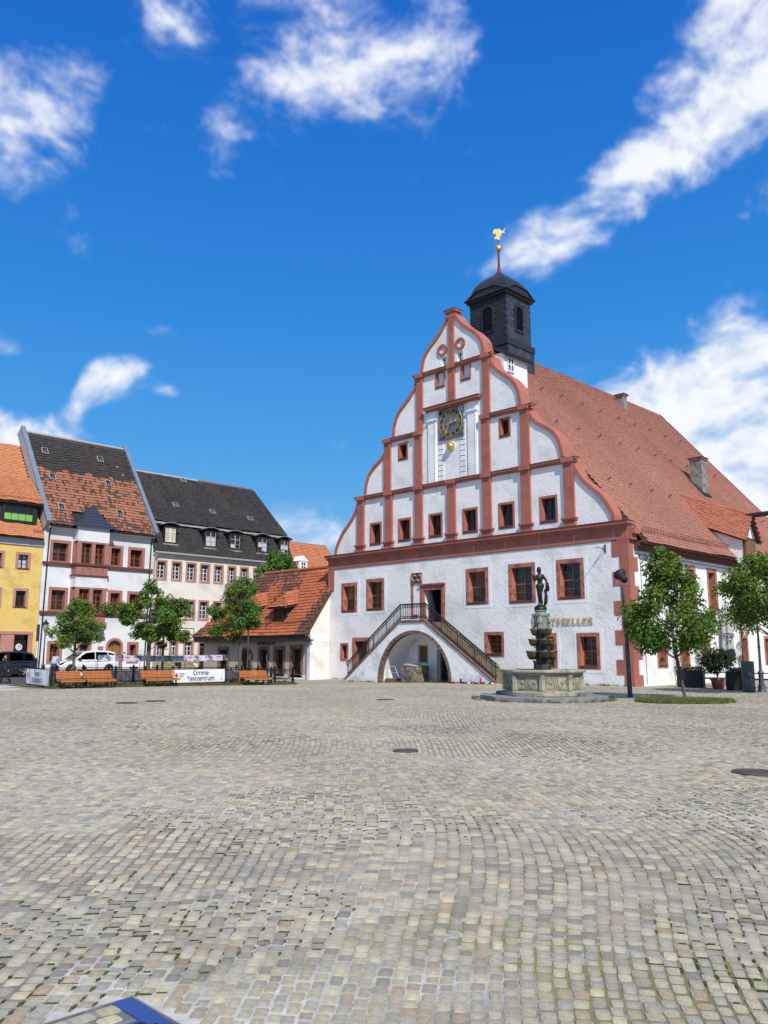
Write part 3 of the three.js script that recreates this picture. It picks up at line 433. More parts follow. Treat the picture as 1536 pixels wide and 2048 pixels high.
      tiles(g, (s > 0 ? V(...q[1]) : V(...q[0])).addScaledVector(n, .03).toArray(), nn.toArray(), B.toArray(), Lw, Ls + .05, .19, .172, (u, v, r) => vary([.44, .15, .085], .25, r), (u, v) => { const xx = s > 0 ? Lw - u : u; return xx < Lw - .9 || v > (xx - Lw + .9) * 1.1; });
      part(g, 'fascia', rod([xf + .25, yT(xf + .25) + ye - .03, ze - s * .05], [xa - .1, yT(xa - .1) + ye + .0, ze - s * .05], .05), M.trimDark); }
    part(g, 'dormer_ridge', rod([xf + .27, yR(xf + .27) + .05, zm], [xr - .3, yR(xr - .3) + .05, zm], .11, .11, 8), M.trim);
    part(g, 'cheek_flashing', rod([xa - .2, rf(xa - .2) + .07, z0 + .06], [RX, RY + .1, z0 + .06], .05), M.gutter);
    part(g, 'hoist_beam', rod([xf - .3, yr - .06, zm], [xf + 4.2, yr + .02, zm], .17, .15, 10), M.darkFrame); part(g, 'hoist_hook', mg([rod([xf + 1.55, yr - .15, zm], [xf + 1.55, yr - .45, zm], .03), bx(xf + 1.48, xf + 1.62, yr - .6, yr - .42, zm - .06, zm + .06)]), M.iron); }
  // white roof house between gable and tower
  { const g = sub(th, 'roof_house'); part(g, 'wall', bx(-10.6, -8.75, 17.5, 21.15, -3.6, -1.0), M.plasterSmooth); part(g, 'roof_slab', slab([[-8.35, 21.05, -.9], [-8.35, 21.05, -3.8], [-12, 23.2, -3.8], [-12, 23.2, -.9]], .22), M.slate); win(g, [1.35, 2.05, 19.9, 20.95], { at: [-8.75, 0, 0], ry: Math.PI / 2, sw: .07, proud: .09, inset: -.07, depth: .0, nx: 2, ny: 2, sill: false, fm: M.whiteFrame, sm: M.blueFrame, fw: .04 }); }
  // bell tower
  { const g = sub(th, 'bell_tower'), cx = -12.3, cz = -5.5, hx = 1.62, hz = 1.46;
    const slates = (o, a, w, h, diag) => { const tw = .36, tl = .27; const list = []; const A = V(...a), n = V(-a[2], 0, a[0]).normalize(); return { o, A, w, h, tw, tl }; };
    part(g, 'shaft', bx(cx - hx, cx + hx, 19, 27.0, cz - hz, cz + hz), M.slate);
    part(g, 'skirt', bx(cx - hx - .14, cx + hx + .14, 19, 23.35, cz - hz - .14, cz + hz + .14), M.slate);
    part(g, 'skirt_band', mg([bx(cx - hx - .2, cx + hx + .2, 23.05, 23.5, cz - hz - .2, cz + hz + .2)]), M.slate);
    const sl = (nm, o, A, B, w, h, tw, tl, c, keep, diag) => tiles(g, o, A, B, w, h, tw, tl, (u, v, r) => vary(c, .5, r), diag ? keep : (u, v) => u > .17 && u < w - .17 && (!keep || keep(u, v)), nm, .3);
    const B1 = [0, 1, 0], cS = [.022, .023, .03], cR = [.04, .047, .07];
    const arch = (u, v, w) => !(Math.abs(u - w / 2) < .62 && v > .8 && v < 2.35 || Math.hypot(u - w / 2, v - 2.35) < .62);
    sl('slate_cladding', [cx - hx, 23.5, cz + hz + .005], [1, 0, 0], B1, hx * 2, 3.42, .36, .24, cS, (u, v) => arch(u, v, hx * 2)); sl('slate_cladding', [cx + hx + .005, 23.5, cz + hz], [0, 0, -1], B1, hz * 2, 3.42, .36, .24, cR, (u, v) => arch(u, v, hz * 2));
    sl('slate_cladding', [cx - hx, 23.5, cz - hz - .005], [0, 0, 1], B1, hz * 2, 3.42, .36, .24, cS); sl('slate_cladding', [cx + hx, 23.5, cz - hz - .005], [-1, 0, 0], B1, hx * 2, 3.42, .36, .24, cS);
    // diagonal slating on the skirt
    const q = Math.SQRT1_2; const dk = (w, h) => (u, v) => { const x = (u - v) * q + w / 2, y = (u + v) * q - h * .5; return x > 0 && x < w - .1 && y > .05 && y < h - .12; };
    const diag = (ox, oz, A, w, h, c) => { const a = [A[0] * q, q, A[2] * q], b = [-A[0] * q, q, -A[2] * q]; sl('slate_cladding', [ox + A[0] * w / 2, 19 - h * .5, oz + A[2] * w / 2], a, b, h * 2.4, h * 2.4, .36, .27, c, (u, v) => { const x = (u - v) * q + w / 2, y = (u + v) * q - h * .5; return x > .25 && x < w - .25 && y > 0 && y < h - .3; }, true); };
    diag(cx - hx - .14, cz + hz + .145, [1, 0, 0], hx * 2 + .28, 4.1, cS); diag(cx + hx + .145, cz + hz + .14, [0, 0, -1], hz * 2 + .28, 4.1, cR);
    for (const [ax, az, ry, w] of [[cx, cz + hz, 0, .56], [cx + hx, cz, Math.PI / 2, .5], [cx, cz - hz, Math.PI, .56], [cx - hx, cz, -Math.PI / 2, .5]]) {
      const s = new THREE.Shape(); s.moveTo(-w, 24.25); s.lineTo(w, 24.25); s.lineTo(w, 25.8); s.absarc(0, 25.8, w, 0, Math.PI); s.closePath(); const h = new THREE.Path(); h.moveTo(-w + .12, 24.37); h.lineTo(w - .12, 24.37); h.lineTo(w - .12, 25.8); h.absarc(0, 25.8, w - .12, 0, Math.PI); h.closePath();
      const m = part(g, 'belfry_frame', ext(s, -.05, .1, [h]), M.slate, [ax, 0, az], ry); part(g, 'belfry_opening', bx(-w + .12, w - .12, 24.37, 26.25, -.02, .005), M.void_, [ax, 0, az], ry);
      for (let i = 0; i < 14; i++) { const y = 24.43 + i * .135, ww = y > 25.8 ? Math.sqrt(Math.max(.01, (w - .12) ** 2 - (y - 25.8) ** 2)) : w - .12; const l = part(g, 'louvre_slat', bx(-ww, ww, -.01, .01, -.07, .04), M.slate, [ax, y, az], ry); l.rotation.order = 'YXZ'; l.rotation.x = .6; l.translateZ(.05); } }
    // bell-shaped roof with small pediments
    const lv = [[27.02, 1.0, .24], [27.16, 1.0, .28], [27.42, .98, .04], [27.84, .92, 0], [28.28, .8, 0], [28.64, .62, 0], [28.93, .4, 0], [29.14, .17, .05], [29.34, .08, .03]].map(([y, k, e]) => [y, hx * k + e, hz * k + e]);
    const fl = []; for (let i = 0; i < lv.length - 1; i++) { const [y0, a0, b0] = lv[i], [y1, a1, b1] = lv[i + 1]; for (const [sx, sz, tx, tz] of [[-1, 1, 1, 1], [1, 1, 1, -1], [1, -1, -1, -1], [-1, -1, -1, 1]]) fl.push([[cx + sx * a0, y0, cz + sz * b0], [cx + tx * a0, y0, cz + tz * b0], [cx + tx * a1, y1, cz + tz * b1], [cx + sx * a1, y1, cz + sz * b1]]); }
    part(g, 'bell_roof', quadGeo(fl), M.slate); part(g, 'eaves_board', bx(cx - hx - .18, cx + hx + .18, 26.86, 27.04, cz - hz - .18, cz + hz + .18), M.darkFrame);
    for (const [ax, az, ry, w] of [[cx, cz + hz + .22, 0, hx], [cx + hx + .22, cz, Math.PI / 2, hz]]) { part(g, 'pediment', ext([[-w * 1.1, 27.1], [w * 1.1, 27.1], [w * .5, 27.6], [-w * .5, 27.6]], -.9, .0), M.slate, [ax, 0, az], ry); part(g, 'pediment_edge', mg([rod([-w * 1.1, 27.12, .04], [-w * .5, 27.62, .04], .06), rod([w * 1.1, 27.12, .04], [w * .5, 27.62, .04], .06), rod([-w * .5, 27.62, .04], [w * .5, 27.62, .04], .05), rod([-w * 1.2, 27.1, .04], [w * 1.2, 27.1, .04], .07)]), M.darkFrame, [ax, 0, az], ry); }
    part(g, 'spire_rod', lathe([[.24, 29.2], [.15, 29.42], [.1, 29.85], [.07, 31.05], [.03, 31.1]], 10).translate(cx, 0, cz), M.trimDark); part(g, 'spire_collar', cyl(.28, .2, .1, cx, 29.16, cz, 10), M.zinc);
    part(g, 'gilt_ball', new THREE.SphereGeometry(.25, 18, 12).translate(cx, 31.28, cz), M.gold); part(g, 'vane_rod', rod([cx, 31.5, cz], [cx, 32.2, cz], .025), M.iron);
    const gr = [[-.1, 0], [.12, -.02], [.16, .12], [.1, .2], [.26, .34], [.3, .5], [.42, .6], [.52, .56], [.62, .66], [.5, .72], [.66, .92], [.58, .98], [.42, .76], [.3, .78], [.2, .86], [.08, .96], [-.02, .86], [-.2, .9], [-.38, .82], [-.48, .62], [-.44, .42], [-.3, .5], [-.2, .42], [-.22, .26], [-.38, .1], [-.34, 0], [-.2, .06]].map(([x, y]) => [x * .85, y * .95]);
    const vane = part(g, 'weather_vane', ext(gr, -.03, .03, [], .01), M.vane, [cx, 31.98, cz]); vane.rotation.y = Math.PI / 4 + .1; }
}

// ================= flight of steps in front of the portal =================
{
  const t = thing('perron_staircase', 'white double staircase with arch and black railing leading to the portal', 'staircase'), X0 = -20.45, XL_ = -15.35, XR = -13.15, X1 = -7.6, YL = 3.68, ZF = 2.05;
  const arch = (r, cx = -14.12, y0 = -.5, n = 28) => { const p = [[cx + r, y0]]; for (let i = 0; i <= n; i++) { const a = Math.PI * i / n; p.push([cx + r * Math.cos(a), Math.max(0, .02) + r * Math.sin(a)]); } p.push([cx - r, y0]); return p; };
  const sl = YL / (XL_ - X0), body = (dy) => [[X0 - .0, -.5], [-17.1, -.5], ...arch(2.98).reverse(), [-11.14, -.5], [X1, -.5], [X1, Math.max(-.4, -dy)], [XR, YL - dy], [XL_, YL - dy], [X0, Math.max(-.4, -dy)]];
  part(t, 'body', ext(body(.3), .02, ZF - .3), M.plasterSmooth); part(t, 'front_wall', ext(body(.0), ZF - .3, ZF), M.plasterStained);
  { const out = arch(3.2), inn = arch(2.98); const n = 30, cx = -14.12; for (let i = 0; i < n; i++) { const a0 = Math.PI * i / n + .006, a1 = Math.PI * (i + 1) / n - .006; const P = (r, a) => [cx + r * Math.cos(a), .02 + r * Math.sin(a)]; part(t, 'arch_stone', ext([P(2.95, a0), P(3.17, a0), P(3.17, a1), P(2.95, a1)], ZF - .3, ZF + .03), M.brownStone); } for (const s of [-1, 1]) part(t, 'arch_stone', bx(cx + s * 3.06 - .11, cx + s * 3.06 + .11, -.4, .0, ZF - .3, ZF + .03), M.brownStone); }
  const cap = (a, b, n) => { for (let i = 0; i < n; i++) { const p = [lerp(a[0], b[0], i / n), lerp(a[1], b[1], i / n)], q = [lerp(a[0], b[0], (i + 1) / n - .004), lerp(a[1], b[1], (i + 1) / n - .004)]; part(t, 'coping_stone', ext([p, q, [q[0], q[1] + .16], [p[0], p[1] + .16]], ZF - .34, ZF + .06), M.brownStone); } };
  cap([X0, -.02], [XL_, YL], 6); cap([XL_, YL], [XR, YL], 2); cap([XR, YL], [X1, -.02], 6);
  const N = 22; for (const [xa, xb] of [[X0, XL_], [X1, XR]]) for (let i = 0; i < N; i++) { const p = lerp(xa, xb, i / N), q = lerp(xa, xb, (i + 1) / N + .006), y = YL * (i + 1) / N; part(t, 'step', bx(Math.min(p, q), Math.max(p, q), y - .3, y, .02, ZF - .31), M.stepStone); }
  part(t, 'landing', bx(XL_, XR, YL - .28, YL + .02, .02, ZF - .31), M.granite);
  // railing
  const rail = sub(t, 'railing'), path = [[X0 + .1, .12], [XL_, YL + .14], [XR, YL + .14], [X1 - .1, .12]], Z = ZF - .12, Hh = 1.05;
  for (const [h, r] of [[Hh, .042], [.84, .022], [.26, .022], [.14, .026]]) for (let i = 0; i < 3; i++) part(rail, 'rail', rod([path[i][0], path[i][1] + h, Z], [path[i + 1][0], path[i + 1][1] + h, Z], r), M.iron);
  for (let i = 0; i < 3; i++) { const a = path[i], b = path[i + 1], n = Math.round(Math.hypot(b[0] - a[0], b[1] - a[1]) / .155); for (let k = 0; k <= n; k++) { const f = k / n, x = lerp(a[0], b[0], f), y = lerp(a[1], b[1], f), big = k === 0 || k === n || (i !== 1 && k % 10 === 0); if (big && i && k === 0) continue; part(rail, big ? 'post' : 'baluster', cached('bal' + big, () => rod([0, big ? 0 : .14, 0], [0, Hh, 0], big ? .036 : .018, big ? .036 : .018, 5)), M.iron, [x, y, Z]); if (!big || i === 1) { part(rail, 'scroll', cached('scr', () => new THREE.TorusGeometry(.055, .014, 4, 10)), M.iron, [x + (b[0] - a[0]) / n / 2, y + (b[1] - a[1]) / n / 2 + .945, Z]); part(rail, 'scroll', gcache.get('scr'), M.iron, [x + (b[0] - a[0]) / n / 2, y + (b[1] - a[1]) / n / 2 + .2, Z]); } } }
  for (const s of [0, 3]) part(rail, 'rail_end', new THREE.TorusGeometry(.13, .03, 6, 12, Math.PI * 1.2).rotateZ(s ? -Math.PI * .6 : Math.PI * .5).translate(path[s][0] + (s ? .02 : -.02), path[s][1] + Hh - .13, Z), M.iron);
}
{ // masonry block with a metal lid, partly under the arch
  const t = thing('stone_shaft_head', 'square rubble stone block with grey metal lid under the staircase arch', 'masonry block', [-14.6, gY(-14.6, 1.4), 1.35]), r = RNG(31);
  const tones = [[.30, .25, .17], [.20, .16, .11], [.36, .30, .20], [.14, .12, .10], [.25, .22, .18]].map((c) => mat(c, { map: T.stoneWorn, bump: T.fine, bs: .012 }));
  part(t, 'core', bx(-.5, .5, 0, 1.0, -.7, .7), M.concrete);
  for (const [ax, len, fx] of [['f', 1.04, 0], ['s', 1.44, 1]]) for (let y = 0; y < .98;) { const h = .13 + r() * .06; for (let u = 0; u < len - .02;) { const w = Math.min(len - u, .14 + r() * .16), d = .03 + r() * .03; const m = tones[Math.floor(r() * 5)]; part(t, 'stone', fx ? bx(.49, .5 + d, y + .012, Math.min(1, y + h), .72 - u - w + .012, .72 - u) : bx(-.52 + u + .012, -.52 + u + w, y + .012, Math.min(1, y + h), .69, .7 + d), m); u += w; } y += h; }
  const lid = part(t, 'lid', bx(-.5, .5, 0, .04, -.68, .68), M.concrete, [.02, 1.06, 0]); lid.rotation.z = -.14; part(t, 'cap_plate', bx(-.56, .56, 1.0, 1.05, -.76, .76), M.granite); part(t, 'hinge_box', bx(-.3, -.05, 1.05, 1.12, .1, .3), M.iron);
}
{ const t = thing('stone_step_rail', 'low stone kerb with pale blue handrail in the left of the arch', 'handrail', [-16.55, gY(-16.5, 1.6), 1.55]); const r = RNG(8); for (let i = 0; i < 5; i++) part(t, 'kerb_stone', bx(-.45 + i * .24, -.23 + i * .24, 0, .2 + r() * .08, -.15, .15), M.brownStone); part(t, 'handrail', mg([rod([-.35, .2, 0], [-.35, 1.05, 0], .018), rod([-.4, 1.03, 0], [.35, 1.0, 0], .018), rod([.32, 1.0, 0], [.75, .2, 0], .018), rod([-.35, .62, 0], [.5, .6, 0], .016)]), M.blueFrame); }
// candles and shoes laid out along the foot of the stairs
{
  const r = RNG(77), shoe = (m) => mg([ext([[-.13, 0], [.14, 0], [.15, .035], [.08, .06], [0, .085], [-.05, .1], [-.13, .1]], -.045, .045, [], .012)]), darkShoe = mat([.02, .02, .024], { rough: .6 }), redShoe = mat([.42, .07, .05], { rough: .6 }), whiteShoe = mat([.6, .6, .58], { rough: .6 });
  const items = [[-10.7, 'd'], [-10.5, 'd'], [-10.36, 'r'], [-10.18, 'r'], [-9.95, 'k'], [-9.75, 'd'], [-9.58, 'd'], [-9.3, 'w'], [-9.1, 'd'], [-8.92, 'w'], [-8.7, 'd'], [-8.5, 'c'], [-8.32, 'd'], [-8.15, 'd'], [-7.98, 'w'], [-7.78, 'd'], [-7.6, 'w']], where = ['nearest the arch', 'second from the arch', 'beside the arch', 'fourth in the row', 'fifth in the row', 'sixth in the row', 'seventh in the row', 'eighth in the row', 'ninth in the row', 'tenth in the row', 'left of the red lantern', 'on the right', 'right of the red lantern', 'second right of the red lantern', 'third from the right end', 'second from the right end', 'at the right end'];
  items.forEach(([x, k], i) => { const z = 2.28 + r() * .25, y = gY(x, z) + .012, a = r() * 6; if (k === 'c') { const t = thing('grave_lantern', 'tall red grave lantern standing among the shoes by the stairs', 'lantern', [x, y, z]); part(t, 'glass', lathe([[0, 0], [.06, 0], [.065, .2], [.05, .26]], 12), M.red); part(t, 'lid', lathe([[.055, .26], [.06, .29], [.02, .34], [0, .34]], 12), M.red); } else if (k === 'k') { const t = thing('boot', 'black ankle boot standing upright in the row of shoes', 'shoe', [x, y, z], a); part(t, 'sole', bx(-.13, .13, 0, .03, -.045, .045), M.black); part(t, 'shaft', ext([[-.13, .03], [.14, .03], [.1, .1], [-.02, .13], [-.02, .28], [-.13, .28]], -.045, .045, [], .012), darkShoe); } else { const nm = { d: 'black', r: 'red', w: 'white' }[k]; one('shoe', `${nm} shoe by the foot of the stairs, ${where[i]}`, 'shoe', cached('shoe' + k, () => shoe()), { d: darkShoe, r: redShoe, w: whiteShoe }[k], [x, y, z], a, 'shoes along the foot of the stairs'); } });
}

// ================= the fountain =================
{
  const FX = 3.39, FZ = 13.41, t = thing('fountain', 'octagonal stone fountain basin with panelled sides and tiers of small bowls', 'fountain', [FX, gY(FX, FZ), FZ], Math.PI / 4 + .19); t.scale.set(.92, .99, .92);
  const oct = (R, k = 8, o = Math.PI / 8) => [...Array(k)].map((_, i) => [R * Math.cos(i * 2 * Math.PI / k + o), R * Math.sin(i * 2 * Math.PI / k + o)]);
  const prism = (R, y0, y1, bev = .015, Rin = 0) => ext(oct(R), 0, y1 - y0, Rin ? [oct(Rin)] : [], bev).rotateX(-Math.PI / 2).translate(0, y0, 0);
  // plinth of separate slabs
  for (let i = 0; i < 8; i++) { const a = i * Math.PI / 4 + Math.PI / 8, b = a + Math.PI / 4, q = (R, x) => [R * Math.cos(x), R * Math.sin(x)]; part(t, 'plinth_slab', ext([q(1.2, a + .004), q(2.66, a + .002), q(2.66, b - .002), q(1.2, b - .004)], 0, .17, [], .012).rotateX(-Math.PI / 2), M.granite); }
  part(t, 'basin_foot', prism(1.72, .17, .36, .03, 1.4), M.fountain); part(t, 'basin_wall', prism(1.58, .36, .99, .01, 1.36), M.fountain);
  part(t, 'basin_rim', mg([prism(1.68, .97, 1.05, .02, 1.3), prism(1.8, 1.05, 1.16, .035, 1.28)]), M.fountain); part(t, 'water', ext(oct(1.34), 0, .01).rotateX(-Math.PI / 2).translate(0, .98, 0), M.water);
  for (let i = 0; i < 8; i++) {
    const am = i * Math.PI / 4, ap = 1.58 * Math.cos(Math.PI / 8), w = 2 * 1.58 * Math.sin(Math.PI / 8), loc = (g) => g.rotateY(Math.PI / 2 - am * 1).translate(Math.cos(am) * ap, 0, Math.sin(am) * ap * 1);
    for (const s of [-1, 1]) {
      const c = s * w * .215, hw = w * .165;
      part(t, 'panel', loc(mg([ring(c - hw, c + hw, .44, .92, .03, -.02, .035)])), M.fountain); part(t, 'panel_field', loc(bx(c - hw + .05, c + hw - .05, .49, .87, -.02, .012)), M.fountain);
      part(t, 'rosette', loc(mg([new THREE.SphereGeometry(.05, 10, 6).scale(1, 1, .7).translate(c, .69, .03), ...[0, 1, 2, 3, 4, 5].map((k) => new THREE.SphereGeometry(.03, 6, 5).scale(1, 1, .6).translate(c + .055 * Math.cos(k * 1.047), .69 + .055 * Math.sin(k * 1.047), .025))])), M.fountain);
    }
    part(t, 'joint_strip', loc(bx(-.018, .018, .36, .97, -.02, .03)), M.fountain);
    const av = am + Math.PI / 8; part(t, 'corner_pilaster', ext(oct(.14, 6, av), .38, .97, [], .01).rotateX(-Math.PI / 2).translate(Math.cos(av) * 1.56, 0, -Math.sin(av) * 1.56), M.fountain);
    if (i % 2) part(t, 'foot_block', bx(-.42, .42, .17, .3, -.1, .22).rotateY(Math.PI / 2 + am).translate(Math.cos(am) * 1.78, 0, -Math.sin(am) * 1.78), M.granite);
  }
  // column, bowls
  part(t, 'column', mg([prism(.36, .9, 1.42, .03), prism(.4, 1.42, 1.5, .02), prism(.26, 1.5, 2.0, .02), prism(.32, 2.0, 2.06, .02), prism(.25, 2.06, 2.46, .02), prism(.3, 2.46, 2.52, .02), prism(.23, 2.52, 2.74, .02)].map((g) => g)), M.fountainDark);
  for (const [y, off, R, h, m] of [[1.55, .4, .3, .34, M.fountainMoss], [2.08, .33, .26, .27, M.fountainMoss], [2.5, .27, .23, .25, M.fountainMoss]]) for (let k = 0; k < 4; k++) { const a = k * Math.PI / 2 + .12; part(t, 'bowl', lathe([[0, y - .02], [R * .55, y], [R * .82, y + h * .35], [R * .9, y + h * .75], [R, y + h * .8], [R, y + h], [R * .86, y + h], [R * .8, y + h * .55], [0, y + h * .5]], 8).translate(Math.cos(a) * off, 0, Math.sin(a) * off), k % 2 ? M.fountainDark : m); }
  part(t, 'copper_pedestal', mg([prism(.36, 2.72, 2.8, .02), lathe([[.33, 2.8], [.29, 2.84], [.25, 3.2], [.3, 3.24], [.31, 3.28], [.22, 3.42], [.0, 3.42]], 8), prism(.26, 3.42, 3.5, .025)]), M.verdigris);
  for (let k = 0; k < 4; k++) { const a = k * Math.PI / 2 + .5, g = blob([[0, .0, 0, .07, 0, .16, .02, .085], [0, .16, .02, .085, 0, .3, -.01, .075], [0, .3, -.01, .05, 0, .42, .0, .07], [-.06, .28, 0, .035, -.1, .12, .05, .03], [.06, .28, 0, .035, .1, .12, .05, .03], [-.04, 0, 0, .045, -.05, -.12, .05, .035], [.04, 0, 0, .045, .05, -.12, .05, .035]], .014); part(t, 'cherub', g.rotateY(Math.PI / 2 - a).translate(Math.cos(a) * .33, 2.93 - .06, Math.sin(a) * .33), M.figure); }
  // bronze figure on top
  const s = thing('bronze_statue', 'dark bronze standing nude figure with drapery on top of the fountain', 'statue', [FX, gY(FX, FZ) + 3.465, FZ], Math.PI / 4);
  // local: x right in the picture, y up, z to the viewer
  const B = [
    [-.02, 1.36, .01, .085, -.02, 1.42, .02, .09], [-.02, 1.30, .04, .06, -.02, 1.37, .05, .065], [-.01, 1.46, -.05, .06, -.01, 1.5, -.03, .045], [-.005, 1.22, -.01, .045, -.015, 1.32, .0, .045], // head, chin, bun, neck
    [-.06, 1.14, 0, .075, .06, 1.16, 0, .075], [-.03, 1.06, .01, .105, .03, 1.06, .01, .105], [-.05, 1.07, .07, .045, -.05, 1.08, .07, .045], [.05, 1.08, .07, .045, .05, 1.09, .07, .045], [0, .98, 0, .095, .0, .88, 0, .09], [-.045, .76, 0, .105, .05, .78, 0, .11],
    [.06, .76, 0, .105, .0, .42, .07, .06], [0, .42, .07, .058, .06, .1, .02, .04], [.06, .1, .02, .038, .03, .045, .1, .03], // free leg, knee to the front
    [-.06, .74, 0, .1, -.05, .42, .02, .062], [-.05, .42, .02, .06, -.03, .09, -.02, .04], [-.03, .09, -.02, .036, -.07, .045, .07, .03],
    [-.12, 1.15, 0, .055, -.2, .97, .05, .042], [-.2, .97, .05, .04, -.27, 1.08, .17, .03], [-.27, 1.08, .17, .03, -.29, 1.14, .19, .028], // raised forearm
    [.12, 1.17, 0, .055, .25, 1.0, .0, .042], [.25, 1.0, 0, .04, .26, .82, .08, .032], [.26, .82, .08, .035, .25, .77, .1, .028],
  ];
  for (const [dx, l] of [[-.02, .05], [-.005, .06], [.01, .055], [.025, .045]]) B.push([-.29 + dx * .4, 1.14, .19, .011, -.3 + dx, 1.14 + l, .2 + dx * .3, .009]); B.push([-.27, 1.13, .19, .011, -.25, 1.16, .22, .009]);
  for (const dx of [-.02, -.007, .006, .02]) B.push([.25 + dx * .6, .78, .1, .011, .25 + dx, .73, .12, .009]); B.push([.25, .78, .12, .011, .23, .75, .14, .009]);
  part(s, 'body', blob(B, .014, .035), M.bronze).position.y = .18;
  part(s, 'drapery', blob([[.27, .86, .04, .06, .3, .7, .02, .075], [.3, .7, .02, .07, .22, .55, -.02, .06], [.3, .86, .02, .05, .33, .6, .0, .05], [.24, .6, -.04, .055, .23, .3, -.06, .045], [.23, .3, -.06, .05, .2, .04, -.06, .055], [.27, .4, -.02, .035, .25, .1, -.02, .04]], .014, .03), M.bronze).position.y = .18;
  part(s, 'mound', lathe([[.24, 0], [.25, .05], [.2, .15], [.1, .205], [0, .21]], 14), M.bronze);
}

// ================= lamps, trees' company and café furniture on the right =================
{ const x = 5.0, z = 9.6, t = thing('floodlight_mast', 'slim grey steel mast with round black floodlight before the corner', 'floodlight', [x, gY(x, z), z]);
  part(t, 'pole', mg([rod([0, 0, 0], [-.04, 2.2, .0], .1, .085, 12), rod([-.04, 2.2, 0], [-.12, 4.5, 0], .062, .055, 12)]), M.ironGrey); part(t, 'bracket', mg([rod([-.12, 4.5, 0], [-.28, 4.62, .12], .02), rod([-.12, 4.5, 0], [.02, 4.62, -.14], .02), rod([-.28, 4.62, .12], [-.3, 4.8, .13], .02), rod([.02, 4.62, -.14], [.03, 4.8, -.15], .02)]), M.zinc);
  const h = part(t, 'lamp_head', lathe([[0, -.3], [.12, -.3], [.14, -.2], [.15, -.02], [.26, .14], [.27, .2], [.24, .2], [.1, .0], [0, .0]], 20), M.iron, [-.13, 4.92, 0]); h.rotation.set(-.5, 0, .75, 'YXZ'); part(t, 'access_door', bx(-.035, .035, .5, .9, .085, .1), M.ironGrey); part(t, 'arm', rod([-.06, 3.0, 0], [.5, 2.98, .35], .012), M.iron); }
function lantern(pos, label, k = 1) {
  const t = thing('street_lantern', label, 'street lamp', pos, .4, 'old-style street lanterns');
  part(t, 'base', lathe([[.2, 0], [.2, .06], [.15, .12], [.16, .3], [.12, .36], [.11, .8], [.14, .84], [.14, .9], [.075, .98]].map((p) => [p[0] * k, p[1] * k]), 12), M.ironGrey); part(t, 'pole', lathe([[.065, .96], [.055, 2.0], [.075, 2.03], [.05, 2.08], [.042, 3.15], [.07, 3.2], [.05, 3.24], [.09, 3.36]].map((p) => [p[0] * k, p[1] * k]), 12), M.ironGrey);
  for (let i = 0; i < 6; i++) { const a = i * Math.PI / 3, b = a + Math.PI / 3, P = (r, y, x) => [r * Math.cos(x) * k, y * k, r * Math.sin(x) * k]; part(t, 'lantern_pane', slab([P(.12, 3.4, b), P(.12, 3.4, a), P(.2, 3.85, a), P(.2, 3.85, b)], .008), cached('lanternGlass', () => mat([.46, .44, .38], { rough: .25 }))); part(t, 'lantern_bar', rod(P(.125, 3.38, a), P(.207, 3.87, a), .012 * k), M.iron); }
  part(t, 'lantern_roof', lathe([[.26, 3.86], [.25, 3.9], [.14, 4.03], [.08, 4.06], [.07, 4.14], [.03, 4.17], [.02, 4.28], [0, 4.3]].map((p) => [p[0] * k, p[1] * k]), 6), M.iron); part(t, 'lantern_floor', cyl(.12 * k, .13 * k, .04 * k, 0, 3.36 * k, 0, 6), M.iron); return t; }
lantern([7.0, gY(7, 1.1), 1.1], 'tall grey street lantern with glazed head by the café bollard');
{ const t = thing('bollard', 'stout dark grey cylindrical bollard beside the street lantern', 'bollard', [6.55, gY(6.5, 1.35), 1.45]); part(t, 'body', lathe([[.28, 0], [.29, 1.36], [.27, 1.4], [0, 1.4]], 24), M.ironGrey); part(t, 'seam', mg([new THREE.TorusGeometry(.287, .006, 4, 28).rotateX(Math.PI / 2).translate(0, .66, 0)]), M.iron); part(t, 'foot_ring', cyl(.31, .31, .03, 0, 0, 0, 24), M.iron); }
